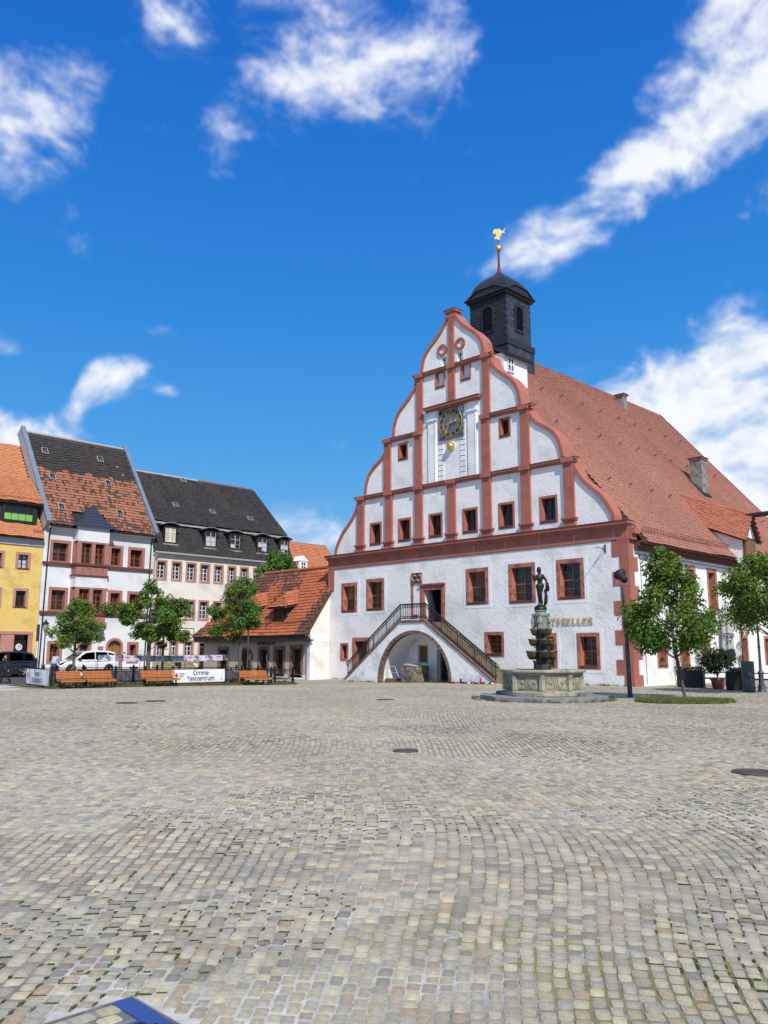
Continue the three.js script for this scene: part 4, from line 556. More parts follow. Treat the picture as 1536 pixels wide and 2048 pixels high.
function leafCloud(parts, n, size, c, seed, spread = .9) {            // leaves scattered through ellipsoids [x, y, z, rx, ry, rz]
  const r = RNG(seed), P = [], C = [], tot = parts.reduce((s, p) => s + p[3] * p[4] * p[5] ** .5, 0);
  const g3 = () => { let x, y, z, l; do { x = r() * 2 - 1; y = r() * 2 - 1; z = r() * 2 - 1; l = x * x + y * y + z * z; } while (l > 1 || l < .01); const k = Math.pow(l, -.5) * Math.pow(r(), 1 / 2.2); return [x * k, y * k, z * k]; };
  for (const p of parts) { const m = Math.round(n * p[3] * p[4] * p[5] ** .5 / tot), tone = .72 + r() * .6, yel = r();
    for (let i = 0; i < m; i++) {
      const q = g3(), o = V(p[0] + q[0] * p[3], p[1] + q[1] * p[4], p[2] + q[2] * p[5]), nrm = V(q[0] * .7 + (r() - .5) * 1.5, q[1] * .5 + .55 + (r() - .5) * 1.3, q[2] * .7 + (r() - .5) * 1.5).normalize(), a = V(r() - .5, r() - .7, r() - .5).cross(nrm).normalize(), b = nrm.clone().cross(a), s = size * (.65 + r() * .7);
      const v = [[0, -.55], [.42, -.05], [0, .55], [-.42, -.05]].map(([x, y], k) => o.clone().addScaledVector(a, x * s).addScaledVector(b, y * s).addScaledVector(nrm, k % 2 ? .12 * s : 0));
      const f = tone * (.75 + r() * .5), y = r() < .05 + .1 * yel ? 1.5 : 1, cc = [c[0] * f * (.8 + .5 * yel) * y, c[1] * f * (y > 1 ? 1.15 : 1), c[2] * f];
      for (const k of [0, 1, 2, 0, 2, 3]) { P.push(v[k].x, v[k].y, v[k].z); C.push(...cc); }
    } }
  const g = new THREE.BufferGeometry(); g.setAttribute('position', new THREE.Float32BufferAttribute(P, 3)); g.setAttribute('color', new THREE.Float32BufferAttribute(C, 3)); g.computeVertexNormals(); return g;
}
for (const [x0, x1, z, lab] of [[1.85, 3.15, -1.3, 'long black planter box against the side wall behind the young tree'], [5.1, 6.3, .3, 'black planter box between bollard and terracotta pot']]) { const t = thing('planter_box', lab, 'planter', [(x0 + x1) / 2, 0, z], .25, 'black planter boxes round the café terrace'), w = (x1 - x0) / 2; part(t, 'box', mg([bx(-w, w, .02, .86, -.3, .3)]), M.black); part(t, 'rim', ring(-w - .02, w + .02, -.32, .32, .05, 0, .03).rotateX(-Math.PI / 2).translate(0, .86, 0), M.black); part(t, 'soil', bx(-w + .03, w - .03, .86, .875, -.27, .27), M.bark); part(t, 'planting', leafCloud([...Array(7)].map((_, i) => [-w + .15 + i * (2 * w - .3) / 6, .97, 0, .17, .14, .2]), 700, .07, [.06, .09, .03], 12 + x0), leafMat); }
{ const t = thing('potted_shrub', 'large dark evergreen shrub in a terracotta pot on the café terrace', 'potted plant', [4.17, 0, -.7]); part(t, 'pot', lathe([[0, 0], [.26, 0], [.33, .42], [.38, .44], [.38, .52], [.33, .52], [.32, .46], [0, .46]], 20), mat([.36, .13, .07], { map: T.stoneWorn, bump: T.fine, bs: .006 })); part(t, 'stem', mg([rod([0, .4, 0], [0, 1.0, 0], .035), rod([0, .6, 0], [.35, 1.2, .1], .02), rod([0, .6, 0], [-.4, 1.2, -.1], .02)]), M.bark); part(t, 'foliage', leafCloud([[0, 1.3, 0, .7, .5, .6], [-.5, 1.5, .1, .5, .45, .45], [.5, 1.45, 0, .55, .45, .45], [0, 1.75, 0, .6, .35, .5], [-.2, 1.0, .2, .6, .3, .4]], 3600, .085, [.035, .06, .022], 5), leafMat); }
{ const t = thing('closed_parasol', 'closed pale parasol with dark blue hem on the café terrace', 'parasol', [3.6, 0, -3.4]); const P = [], n = 20, prof = [[.1, 4.25], [.14, 4.05], [.28, 3.6], [.3, 3.2], [.33, 2.5], [.36, 1.95], [.4, 1.7], [.3, 1.35]];
  const fold = (r, y, a) => { const k = 1 + .16 * Math.sin(a * 7 + y * .8) + .05 * Math.sin(a * 3 + y * 2); return [r * k * Math.cos(a), y + .06 * Math.sin(a * 3), r * k * Math.sin(a)]; }, cloth = (p) => { const q = []; for (let i = 0; i < p.length - 1; i++) for (let k = 0; k < 36; k++) { const a = k / 36 * Math.PI * 2, b = (k + 1) / 36 * Math.PI * 2; q.push([fold(p[i + 1][0], p[i + 1][1], b), fold(p[i + 1][0], p[i + 1][1], a), fold(p[i][0], p[i][1], a), fold(p[i][0], p[i][1], b)]); } return quadGeo(q); };
  part(t, 'cloth', cloth(prof.slice(0, 6)), mat([.50, .49, .45], { map: T.dirty, rough: .95, side: THREE.DoubleSide })); part(t, 'hem', cloth(prof.slice(5)), mat([.012, .014, .04], { rough: .9, side: THREE.DoubleSide })); part(t, 'pole', rod([0, 0, 0], [0, 4.35, 0], .035, .035, 10), M.whiteFrame); part(t, 'foot', bx(-.35, .35, 0, .06, -.35, .35), M.concrete); part(t, 'finial', cyl(.1, .06, .1, 0, 4.22, 0, 10), M.whiteFrame);
  for (const [s, y, i0] of [['TZER', 2.55, 0], ['er', 2.25, 1]]) [...s].forEach((ch, i) => { const q = letter(ch, .26, .015, fontB); const a = Math.PI / 4 + .55 - (i + i0) * .42; q.translate(-.09, 0, 0); q.rotateZ(.12); q.rotateY(Math.PI / 2 - a); q.translate(Math.cos(a) * .385, y, Math.sin(a) * .385); part(t, 'print', q, M.iron); }); }
for (const [x, z, lab] of [[2.7, -3.6, 'dark wooden picnic bench left of the closed parasol'], [5.5, -3.2, 'dark wooden picnic bench right of the closed parasol']]) { const t = thing('picnic_bench', lab, 'picnic bench', [x, 0, z], .3, 'picnic benches on the café terrace'); for (let i = 0; i < 5; i++) part(t, 'table_board', bx(-.9, .9, .72, .76, -.36 + i * .145, -.23 + i * .145), M.darkFrame); for (const s of [-1, 1]) { for (const k of [0, 1]) part(t, 'seat_board', bx(-.9, .9, .42, .46, s * .75 - .14 + k * .145, s * .75 - .01 + k * .145), M.darkFrame); for (const e of [-.65, .65]) part(t, 'leg', rod([e, 0, s * .68], [e, .72, s * .2], .045), M.darkFrame); } for (const e of [-.65, .65]) part(t, 'cross_beam', bx(e - .03, e + .03, .36, .42, -.88, .88), M.darkFrame); }
// flower boxes and climbing rose against the side wall
for (const [z, lab] of [[-3.25, 'small window box with green plants on the nearest side window sill'], [-6.0, 'small window box with yellow flowers on the second side window sill']]) { const t = thing('window_box', lab, 'window box', [-.06, 1.13, z], Math.PI / 2, 'window boxes on the side wall'); part(t, 'trough', bx(-.3, .3, 0, .16, -.1, .08), M.plank); part(t, 'plants', leafCloud([[0, .26, 0, .3, .14, .1]], 160, .06, z < -5 ? [.25, .22, .02] : [.06, .12, .03], 9), leafMat); }
for (const [z, lab, h] of [[-7.5, 'bare climbing plant on the side wall between the second and third window', 2.8], [-13.6, 'sparse climbing plant on the side wall beside the fifth window', 2.4], [-4.7, 'thin climber on the side wall next to the second window', 1.9]]) { const t = thing('climbing_plant', lab, 'climbing plant', [.08, 0, z], 0, 'climbers on the side wall'), r = RNG(50 - z * 3); const g = []; for (let k = 0; k < 5; k++) { let p = [0, 0, 0]; for (let i = 0; i < 5; i++) { const q = [.02 + r() * .1, p[1] + h / 5, p[2] + (r() - .5) * .35]; g.push(rod(p, q, .02 - i * .003, .017 - i * .003, 4)); p = q; } } part(t, 'stems', mg(g), M.bark); part(t, 'leaves', leafCloud([...Array(5)].map(() => [.08, h * (.4 + r() * .6), (r() - .5) * .5, .1, .3, .2]), 260, .06, [.08, .10, .03], 60 - z), leafMat); }

// ================= houses along the left side of the square (frame turned to face +x: local x = -world z, local z = world x + 43) =================
const HX = -43, HR = Math.PI / 2;
const house = (name, label) => thing(name, label, 'house', [HX, .2, 0], HR);
function sloped(roof, u0, u1, z0, y0, z1, y1, tw, tl, colour, deck, keep, lift = .0) {   // a roof face from its eave (z0, y0) to its ridge (z1, y1)
  part(roof, 'roof_deck', slab([[u0, y0, z0], [u1, y0, z0], [u1, y1, z1], [u0, y1, z1]], .14), deck);
  const L = Math.hypot(z1 - z0, y1 - y0); tiles(roof, [u0, y0 + .02 + lift, z0 + .02], [1, 0, 0], [0, (y1 - y0) / L, (z1 - z0) / L], u1 - u0, L, tw, tl, colour, keep); return L;
}
function skylight(roof, u, v, y0, z0, L, dy, dz, s = 1) {             // small hatch lying on the roof slope
  const g = part(roof, 'roof_hatch', cached('hatch', () => mg([ring(-.22, .22, -.3, .3, .035, .06, .25), bx(-.015, .015, -.25, .05, .2, .235)])), M.concrete); const p = [u, y0 + dy * v, z0 + dz * v]; g.position.set(...p); g.rotation.x = -Math.atan2(-dz, dy); g.scale.setScalar(s); const k = part(roof, 'hatch_glass', cached('hatchg', () => bx(-.19, .19, -.27, .27, .05, .205)), M.glass); k.position.set(...p); k.rotation.x = g.rotation.x; k.scale.setScalar(s);
}
{ // white house with a two-storey oriel
  const h = house('white_house', 'white house with two-storey oriel and orange and black tiled roof between zinc verges'), U0 = -13.93, U1 = -4.33;
  const ups = [[-13.4, -11.68], [-8.42, -7.1], [-6.66, -5.08]].map((a) => [...a, 8.72, 10.52]), mids = [[-13.28, -11.7], [-8.28, -6.98], [-6.55, -5.12]].map((a) => [...a, 4.82, 6.74]), gf = [[-13.12, -11.88, .7, 2.5], [-10.68, -9.46, .7, 2.5], [-6.32, -5.26, .7, 2.48]];
  const dr = (r, y0 = -.3) => { const p = [[-7.46 + r, y0]]; for (let i = 0; i <= 14; i++) { const a = Math.PI * i / 14; p.push([-7.46 + r * Math.cos(a), 2.1 + (r - .06) * Math.sin(a)]); } p.push([-7.46 - r, y0]); return p; };
  wallWith(h, 'front_wall', [[U0, -.6], [U1, -.6], [U1, 11.9], [U0, 11.9]], [...ups, ...mids, ...gf, dr(.76, -.3)], -.55, 0, M.plasterHouse);
  part(h, 'side_wall', mg([bx(U0, U0 + .4, -.6, 11.9, -11, -.56), bx(U1 - .4, U1, -.6, 11.9, -11, -.56)]), M.plasterSide);
  const wo = { sw: .24, wb: .1, depth: .5, inset: .36, sm: M.sandstoneWhite, fm: M.redWood, ny: 4, sill: false };
  for (const r of [...ups, ...mids, ...gf]) win(h, r, wo);
  for (const y of [8.62, 4.72]) { part(h, 'ledge', mg([bx(U0, -11.6, y - .1, y + .1, 0, .2), bx(-8.8, U1, y - .1, y + .1, 0, .2)]), M.trimDark); }
  { const g = sub(h, 'front_door'); part(g, 'surround', ext(dr(.76), -.4, .06, [dr(.56)]), M.sandstoneWhite); for (const s of [-1, 1]) { part(g, 'door_leaf', ext(dr(.555).filter((p) => s * (p[0] + 7.46) >= -.001).concat(s > 0 ? [[-7.455, 2.1 + .49], [-7.455, -.3]].slice(0, 2) : []).map((p) => p), -.34, -.28), M.oakDoor); part(g, 'door_panel', mg([ring(-7.46 + s * .28 - .19, -7.46 + s * .28 + .19, 1.0, 2.2, .05, -.29, -.25), ring(-7.46 + s * .28 - .19, -7.46 + s * .28 + .19, .2, .85, .05, -.29, -.25)]), M.oakDoor); } part(g, 'door_handle', bx(-7.5, -7.42, 1.05, 1.2, -.28, -.2), M.iron); part(g, 'door_step', bx(-8.3, -6.6, .05, .2, -.3, .4), M.brownStone); }
  part(h, 'notice_panel', bx(-8.92, -8.45, .9, 2.1, 0, .04), M.sandstoneWhite); part(h, 'house_number', bx(-6.62, -6.46, 1.52, 1.64, 0, .03), M.iron); part(h, 'cellar_grille', bx(-6.0, -5.2, .12, .42, -.02, .012), M.iron);
  // oriel
  { const o = sub(h, 'oriel'), a = -11.55, b = -8.86, d = .9; const solid = (y0, y1, m, nm, e = 0) => part(o, nm, bx(a - e, b + e, y0, y1, .002, d + e), m);
    solid(10.5, 11.72, M.plasterHouse, 'upper_wall'); solid(6.78, 7.72, M.plasterHouse, 'middle_wall'); solid(7.78, 8.5, M.sandstoneWhite, 'relief_parapet'); solid(3.75, 4.55, M.sandstoneWhite, 'relief_parapet');
    solid(8.52, 8.7, M.trimDark, 'ledge', .12); solid(7.68, 7.78, M.trimDark, 'ledge', .1); solid(4.56, 4.74, M.trimDark, 'ledge', .12); solid(3.62, 3.75, M.trimDark, 'ledge', .1);
    const r = RNG(3); for (const [y0, y1, k] of [[7.86, 8.44, 4], [3.83, 4.48, 5]]) for (let i = 0; i < k; i++) { const u = a + .2 + (i + .5) * (b - a - .4) / k; part(o, 'carving', mg([new THREE.TorusGeometry(.16, .03, 5, 12, 4).rotateZ(r() * 6).translate(u, (y0 + y1) / 2 + .05, d + .01), rod([u - .22, y0, d + .01], [u + .02, y1 - .06, d + .01], .03, .03, 4), rod([u + .22, y0, d + .01], [u - .02, y1 - .06, d + .01], .03, .03, 4)]), M.sandstoneWhite); }
    for (const [y0, y1] of [[8.7, 10.5], [4.74, 6.78]]) {
      for (const x of [a, -10.32, b - .36]) part(o, 'mullion', bx(x, x + (x === -10.32 ? .3 : .36), y0, y1, d - .42, d), M.sandstoneWhite); part(o, 'lintel', bx(a, b, y1 - .14, y1 - .002, d - .42, d - .02), M.sandstoneWhite); part(o, 'back_jamb', bx(a, a + .3, y0, y1, .002, .22), M.sandstoneWhite);
      for (const [x0, x1] of [[a + .36, -10.32], [-10.02, b - .36]]) win(o, [x0, x1, y0, y1 - .14], { at: [0, 0, d], sw: 0, wb: 0, inset: .3, fm: M.redWood, ny: 4, sill: false });
      win(o, [-d + .42, -.22, y0, y1 - .14], { at: [a, 0, 0], ry: -Math.PI / 2, sw: 0, wb: 0, inset: .2, fm: M.redWood, nx: 1, ny: 4, sill: false }); part(o, 'inner_wall', bx(a + .5, b, y0, y1, .0, .1), M.void_); part(o, 'right_wall', bx(b - .3, b - .001, y0, y1, .0, d - .42), M.plasterHouse); }
    for (const x of [a + .25, b - .35]) part(o, 'bracket', ext([[0, 3.62], [0, 2.75], [.12, 2.75], [.75, 3.55], [.75, 3.62]].map(([p, q]) => [p, q]), -.14, .14).rotateY(-Math.PI / 2).translate(x, 0, 0), M.sandstoneWhite);
    part(o, 'soffit', bx(a, b, 3.5, 3.62, .002, d), M.plasterHouse);
    // bell-shaped slate roof of the oriel
    const lv = [[11.66, 1.78, .66], [11.8, 1.68, .62], [12.05, 1.32, .5], [12.4, .92, .38], [12.85, .55, .24], [13.5, .06, .05]], cx = (a + b) / 2, cz = .52; const q = []; for (let i = 0; i < lv.length - 1; i++) { const [y0, w0, d0] = lv[i], [y1, w1, d1] = lv[i + 1], zb = -2; q.push([[cx - w0, y0, cz + d0], [cx + w0, y0, cz + d0], [cx + w1, y1, cz + d1], [cx - w1, y1, cz + d1]], [[cx + w0, y0, cz + d0], [cx + w0, y0, zb], [cx + w1, y1, zb], [cx + w1, y1, cz + d1]], [[cx - w0, y0, zb], [cx - w0, y0, cz + d0], [cx - w1, y1, cz + d1], [cx - w1, y1, zb]]); }
    part(o, 'slate_roof', quadGeo(q), M.slateBlue); for (let i = 0; i < 5; i++) { const y = 11.78 + i * .26, k = lv.findIndex((l) => l[0] > y), t = (y - lv[k - 1][0]) / (lv[k][0] - lv[k - 1][0]), w = lerp(lv[k - 1][1], lv[k][1], t) + .012, dd = lerp(lv[k - 1][2], lv[k][2], t) + .012; part(o, 'slate_course', mg([bx(cx - w, cx + w, y, y + .035, cz + dd - .05, cz + dd), bx(cx + w - .05, cx + w, y, y + .035, -1, cz + dd)]), M.slateBlue); } part(o, 'finial', lathe([[.05, 13.45], [.09, 13.58], [.03, 13.66], [.0, 13.9]], 8).translate(cx, 0, cz), M.gutter); }
  // roof
  const roof = sub(h, 'roof'), z0 = .42, y0 = 11.62, z1 = -6, y1 = 20.4, L = Math.hypot(z1 - z0, y1 - y0), dy = (y1 - y0) / L, dz = (z1 - z0) / L;
  const col = (u, v, r) => { const n = fbm3(u * 1.6 + v * .9, v * 2.2, 4, 2) * .6 + .2 + (r() - .5) * .8, dark = v > 6.2 + .1 * Math.sin(u * 3) ? r() < .997 : n > .72; const wet = v < 1.1 && r() < .5; return dark ? vary(v > 6 ? [.046, .038, .034] : [.105, .06, .045], .5, r) : vary(wet ? [.17, .075, .05] : [.36, .145, .082], .3, r); };
  sloped(roof, U0 + .2, U1 - .2, z0, y0, z1, y1, .2, .33, col, M.tileSlabDark, (u, v) => !(v < 1.5 && Math.abs(u + U0 + .2 + 10.2) < 1.45));
  part(roof, 'rear_slope', slab([[U1 - .2, y0, -12.4], [U0 + .2, y0, -12.4], [U0 + .2, y1, z1], [U1 - .2, y1, z1]], .14), M.tileSlabDark);
  for (let u = U0 + .4; u < U1 - .3; u += .4) part(roof, 'ridge_tile', cached('rt2', () => new THREE.CylinderGeometry(.13, .15, .42, 8, 1, false, -Math.PI / 2, Math.PI).rotateZ(Math.PI / 2).rotateX(-Math.PI / 2).rotateX(Math.PI / 2)), M.concrete, [u + .1, y1 + .05, z1]);
  for (const [u, f] of [[-12.5, .79], [-7.45, .8], [-12.5, .5], [-7.45, .52], [-12.45, .18], [-7.3, .19]]) skylight(roof, u, f * L, y0, z0, L, dy, dz, 1.15);
  for (const [u, w, m] of [[U0 - .16, .4, 1], [U1 - .24, .36, 0]]) { const e = .38, q = [[u, y0 - .1, z0 + .35], [u + w, y0 - .1, z0 + .35], [u + w, y1 + .15, z1], [u, y1 + .15, z1]].map((p) => [p[0], p[1] + e, p[2]]); part(roof, 'zinc_verge', slab(q, .09), M.zinc); part(roof, 'parapet', slab(q.map((p, i) => [p[0] + (i === 1 || i === 2 ? -.04 : .04), p[1] - .1, p[2] - .06]), .9), M.concrete); }
  part(roof, 'eaves_board', bx(U0 + .2, U1 - .2, y0 - .22, y0 - .1, -.2, z0 + .05), M.plasterCream); part(roof, 'gutter', rod([U0 + .2, y0 - .06, z0 + .12], [U1 - .2, y0 - .06, z0 + .12], .07, .07, 8), M.gutter);
  for (const u of [-13.62, -4.62]) part(h, 'downpipe', mg([rod([u, y0 - .1, z0], [u + .05, 10.9, .12], .06), rod([u + .05, 10.9, .12], [u - .1, 0, .12], .06, .06, 8)]), M.gutter);
}
{ // yellow house at the left edge
  const h = house('yellow_house', 'yellow house with pink window frames, shopfront and bright orange roof'), U0 = -27, U1 = -13.96;
  const wins = []; for (const y of [[7.95, 9.3], [4.98, 6.5]]) for (const [a, b] of [[-16.02, -14.85], [-18.05, -16.85], [-21, -19.8], [-24, -22.8]]) wins.push([a, b, ...y]); const shop = [[-15.72, -14.66, .55, 2.95], [-18.3, -16.72, .55, 2.95], [-21.5, -19, .55, 2.95]];
  wallWith(h, 'front_wall', [[U0, -.6], [U1, -.6], [U1, 10.4], [U0, 10.4]], [...wins, ...shop], -.5, 0, M.plasterYellow);
  wins.forEach((r, i) => win(h, r, { sw: .2, wb: .08, depth: .45, inset: .3, sm: M.sandstoneCream, fm: M.darkFrame, ny: 3, sill: true, pm: i === 0 ? M.curtain : M.glass }));
  for (const r of shop) { const g = win(h, r, { sw: 0, wb: 0, inset: .3, fm: M.darkFrame, nx: 1, ny: 1, sill: false, name: 'shop_window' }); }
  part(h, 'shop_pillar', bx(-16.72, -15.72, -.5, 2.98, -.3, .06), M.sandstoneCream); part(h, 'shop_pillar', bx(-14.66, -14.3, -.5, 2.98, -.3, .06), M.sandstoneCream); part(h, 'shop_lintel', bx(-22, -14.3, 2.98, 3.2, -.3, .1), M.sandstoneCream); part(h, 'shop_ornament', mg([new THREE.TorusGeometry(.22, .05, 5, 12).translate(-15.2, 2.0, -.24), new THREE.TorusGeometry(.1, .05, 5, 10).translate(-15.2, 2.0, -.24), bx(-15.35, -15.05, 1.0, 1.15, -.27, -.22)]), M.whiteFrame);
  part(h, 'cornice', mg([bx(U0, U1, 9.85, 10.25, 0, .1), bx(U0, U1, 10.25, 10.45, 0, .28)]), mat([.55, .60, .65], { map: T.dirty, bump: T.fine, bs: .004 })); 
  const roof = sub(h, 'roof'), z0 = .55, y0 = 10.4, z1 = -6, y1 = 19.0, L = Math.hypot(z1 - z0, y1 - y0), dy = (y1 - y0) / L, dz = (z1 - z0) / L, col = (u, v, r) => vary([.60, .245, .105], .2, r);
  sloped(roof, U0, U1 - .15, z0, y0, z1, y1, .19, .2, col, M.tileSlab, (u, v) => !(u + U0 > -17.6 && u + U0 < -14.45 && v > 1.3 && v < 4.6)); part(roof, 'rear_slope', slab([[U1 - .2, y0, -12.6], [U0, y0, -12.6], [U0, y1, z1], [U1 - .2, y1, z1]], .14), M.tileSlab);
  { const g = sub(h, 'dormer'); part(g, 'dormer_box', bx(-17.5, -14.5, 11.45, 13.25, -2.6, -.22), M.darkFrame); win(g, [-17.2, -14.75, 11.6, 13.05], { at: [0, 0, -.21], sw: .1, depth: .02, proud: .1, inset: -.07, sm: M.darkFrame, fm: M.slate, nx: 4, ny: 2, sill: false, curtain: (i, j) => j === 0 ? cached('green', () => mat([.22, .48, .10], { rough: .4 })) : M.glass });
    const q = [[-17.9, 13.15, .15], [-14.15, 13.15, .15], [-14.15, 15.75, -3.1], [-17.9, 15.75, -3.1]]; part(g, 'dormer_roof', slab(q, .12), M.tileSlab); const LL = Math.hypot(2.6, 3.25); tiles(g, [-17.9, 13.18, .17], [1, 0, 0], [0, 2.6 / LL, -3.25 / LL], 3.75, LL, .19, .2, col); part(g, 'snow_guard', mg([rod([-17.8, 13.45, -.1], [-14.2, 13.45, -.1], .02), rod([-17.8, 13.6, -.1], [-14.2, 13.6, -.1], .02), ...[0, 1, 2, 3, 4, 5, 6, 7].map((i) => rod([-17.7 + i * .5, 13.2, -.1], [-17.7 + i * .5, 13.65, -.1], .015))]), M.trimDark); }
  part(roof, 'snow_guard', mg([rod([-14.9, 11.0, .3], [-14.2, 11.0, .3], .02), ...[0, 1, 2, 3, 4].map((i) => rod([-14.9 + i * .17, 10.85, .3], [-14.9 + i * .17, 11.2, .3], .015))]), M.trimDark); part(roof, 'chimney', bx(-17.6, -16.9, 18.5, 20.0, -6.4, -5.7), M.brownStone);
}
{ // long cream house with mansard roof
  const h = house('cream_house', 'long cream house with dark mansard roof, five dormers and rubble stone base'), U0 = -4.3, U1 = 11.0;
  const cols = [[-3.98, -2.85], [-2.45, -1.34], [-.98, .16], [.47, 1.6], [1.97, 3.07], [3.46, 4.5], [4.87, 5.93], [6.4, 7.45], [7.95, 9.0], [9.5, 10.5]], ups = cols.map((a) => [...a, 7.84, 9.66]), mids = cols.map((a) => [...a, 4.42, 6.3]), gf = [[-3.85, -2.95], [-2.35, -1.42], [-.92, .16], [3.4, 4.4], [5, 6]].map((a) => [...a, 1.15, 2.7]), door = [.6, 1.62, .2, 2.62];
  wallWith(h, 'front_wall', [[U0, -.6], [U1, -.6], [U1, 10.25], [U0, 10.25]], [...ups, ...mids, ...gf, door], -.5, 0, M.plasterCream); part(h, 'gable_wall', ext([[.5, -.6], [12.5, -.6], [12.5, 10.3], [12, 13.2], [7, 18.7], [1.2, 13.2], [.5, 10.3]], U1 - .3, U1).rotateY(0).applyMatrix4(new THREE.Matrix4().makeBasis(V(0, 0, -1), V(0, 1, 0), V(1, 0, 0))), M.plasterCream);
  const r = RNG(21); for (const w of [...ups, ...mids]) win(h, w, { sw: .17, depth: .4, inset: .26, sm: M.sandstoneCream, fm: M.blueFrame, ny: 4, sill: false, pm: r() < .4 ? M.glassSky : M.glass }); for (const w of gf) win(h, w, { sw: .16, depth: .4, inset: .26, sm: M.sandstoneCream, fm: M.blueFrame, ny: 3, sill: false, pm: M.glass });
  { const g = sub(h, 'side_door'), [a, b, c, d] = door; part(g, 'surround', ring(a - .02, b + .02, c - .3, d, .18, -.4, .04), M.sandstoneCream); part(g, 'door_leaf', bx(a + .16, b - .16, c, d - .55, -.3, -.24), M.darkFrame); part(g, 'fanlight', bx(a + .16, b - .16, d - .5, d - .18, -.3, -.25), M.glass); for (let i = 0; i < 3; i++) for (let j = 0; j < 4; j++) part(g, 'door_pane', bx(a + .26 + i * .17, a + .38 + i * .17, 1.0 + j * .25, 1.2 + j * .25, -.24, -.235), M.glass); part(g, 'door_step', bx(a - .1, b + .1, -.1, .2, -.2, .5), M.granite); }
  { const rr = RNG(61), g = []; for (let y = -.2; y < 1.9;) { const hh = .12 + rr() * .1; for (let u = U0 + .4; u < 1.9;) { const w = .16 + rr() * .3; const inside = (q) => u + w > q[0] - .02 && u < q[1] + .02 && y + hh > q[2] - .02; if (![...gf, door].some(inside) && !(y > 1.0 && fbm3(u, y * 2, 7, 2) > .52)) g.push(bx(u + .015, u + w - .015, y + .012, y + hh - .012, -.01, .02 + rr() * .05)); u += w; } y += hh; } const m = part(h, 'rubble_stones', mg(g), mat([.42, .33, .19], { map: T.stoneWorn, bump: T.stoneWorn, bs: .03 })); m.userData.kind = 'stuff'; part(h, 'cellar_grille', bx(-1.7, -1.1, .42, .75, -.02, .09), M.iron); part(h, 'sign_frame', ring(-1.3, .1, 3.15, 3.75, .03, 0, .04), M.iron); }
  const dark = (u, v, q) => { const n = fbm3(u * .5, v * .3, 9, 3); return vary(n > .6 ? [.056, .048, .038] : [.042, .037, .036], .6, q); };
  const roof = sub(h, 'roof'); sloped(roof, U0, U1 + .15, .3, 10.3, -1.1, 13.05, .2, .2, (u, v, q) => vary([.04, .038, .036], .7, q), M.tileSlabDark); const z0 = -.85, y0 = 13.2, z1 = -7, y1 = 18.8, L = Math.hypot(z1 - z0, y1 - y0), dy = (y1 - y0) / L, dz = (z1 - z0) / L;
  sloped(roof, U0, U1 + .2, z0, y0, z1, y1, .19, .21, dark, M.tileSlabDark); part(roof, 'rear_slope', slab([[U1, y0, -13], [U0, y0, -13], [U0, y1, z1], [U1, y1, z1]], .14), M.tileSlabDark); part(roof, 'white_band', bx(U0, U1 + .15, 12.98, 13.14, -1.2, -.72), M.concrete); part(roof, 'gutter', bx(U0, U1 + .1, 10.2, 10.34, -.1, .42), M.concrete); part(roof, 'eaves_board', bx(U0, U1, 10.05, 10.2, -.1, .2), M.plasterCream);
  for (let u = U0 + .2; u < U1; u += .42) part(roof, 'ridge_tile', gcache.get('rt2'), u < 4 ? M.concrete : M.brownStone, [u + .2, y1 + .04, z1]); for (const [u, f] of [[-.6, .34], [3.3, .3], [7.6, .26], [2.3, .93]]) skylight(roof, u, f * L, y0, z0, L, dy, dz, 1.1); part(h, 'rain_hopper', mg([rod([U0 + .35, 10.2, .35], [U0 + .12, 9.7, .12], .06), rod([U0 + .12, 9.7, .12], [U0 + .12, 0, .12], .06, .06, 8)]), M.concrete);
  const cw = [M.curtain, mat([.52, .48, .38], { rough: .5 }), M.glassSky];
  [[-3.3, -1.95, 1], [.9, 2.3, 0], [3.62, 5.02, 0], [6.82, 8.2, 2], [9.6, 10.85, 0]].forEach(([a, b, k]) => { const g = sub(h, 'dormer'); part(g, 'dormer_box', bx(a, b, 11.1, 12.75, -1.6, -.12), M.slate); part(g, 'window_frame', ring(a + .02, b - .02, 11.12, 12.72, .13, -.14, -.04), M.gutter); win(g, [a + .15, b - .15, 11.27, 12.6], { at: [0, 0, -.06], sw: 0, wb: 0, inset: .03, fm: k === 1 ? M.plasterCream : M.concrete, ny: 3, sill: false, curtain: (i, j) => k === 1 ? cw[1] : j < 2 && r() < .6 ? cw[0] : M.glassSky }); const p = [], n = 10; for (let i = 0; i <= n; i++) { const t = i / n; p.push([a - .22 + (b - a + .44) * t, 12.72 + .22 * Math.sin(t * Math.PI)]); } part(g, 'curved_hood', ext([...p, ...p.slice().reverse().map((q) => [q[0], q[1] + .1])], -1.6, .12), M.slate); part(g, 'hood_edge', ext([...p.map((q) => [q[0], q[1] + .1]), ...p.slice().reverse().map((q) => [q[0], q[1] + .145])], -.3, .14), M.concrete); part(g, 'sill', bx(a - .08, b + .08, 11.02, 11.12, -.3, .06), M.concrete); });
}
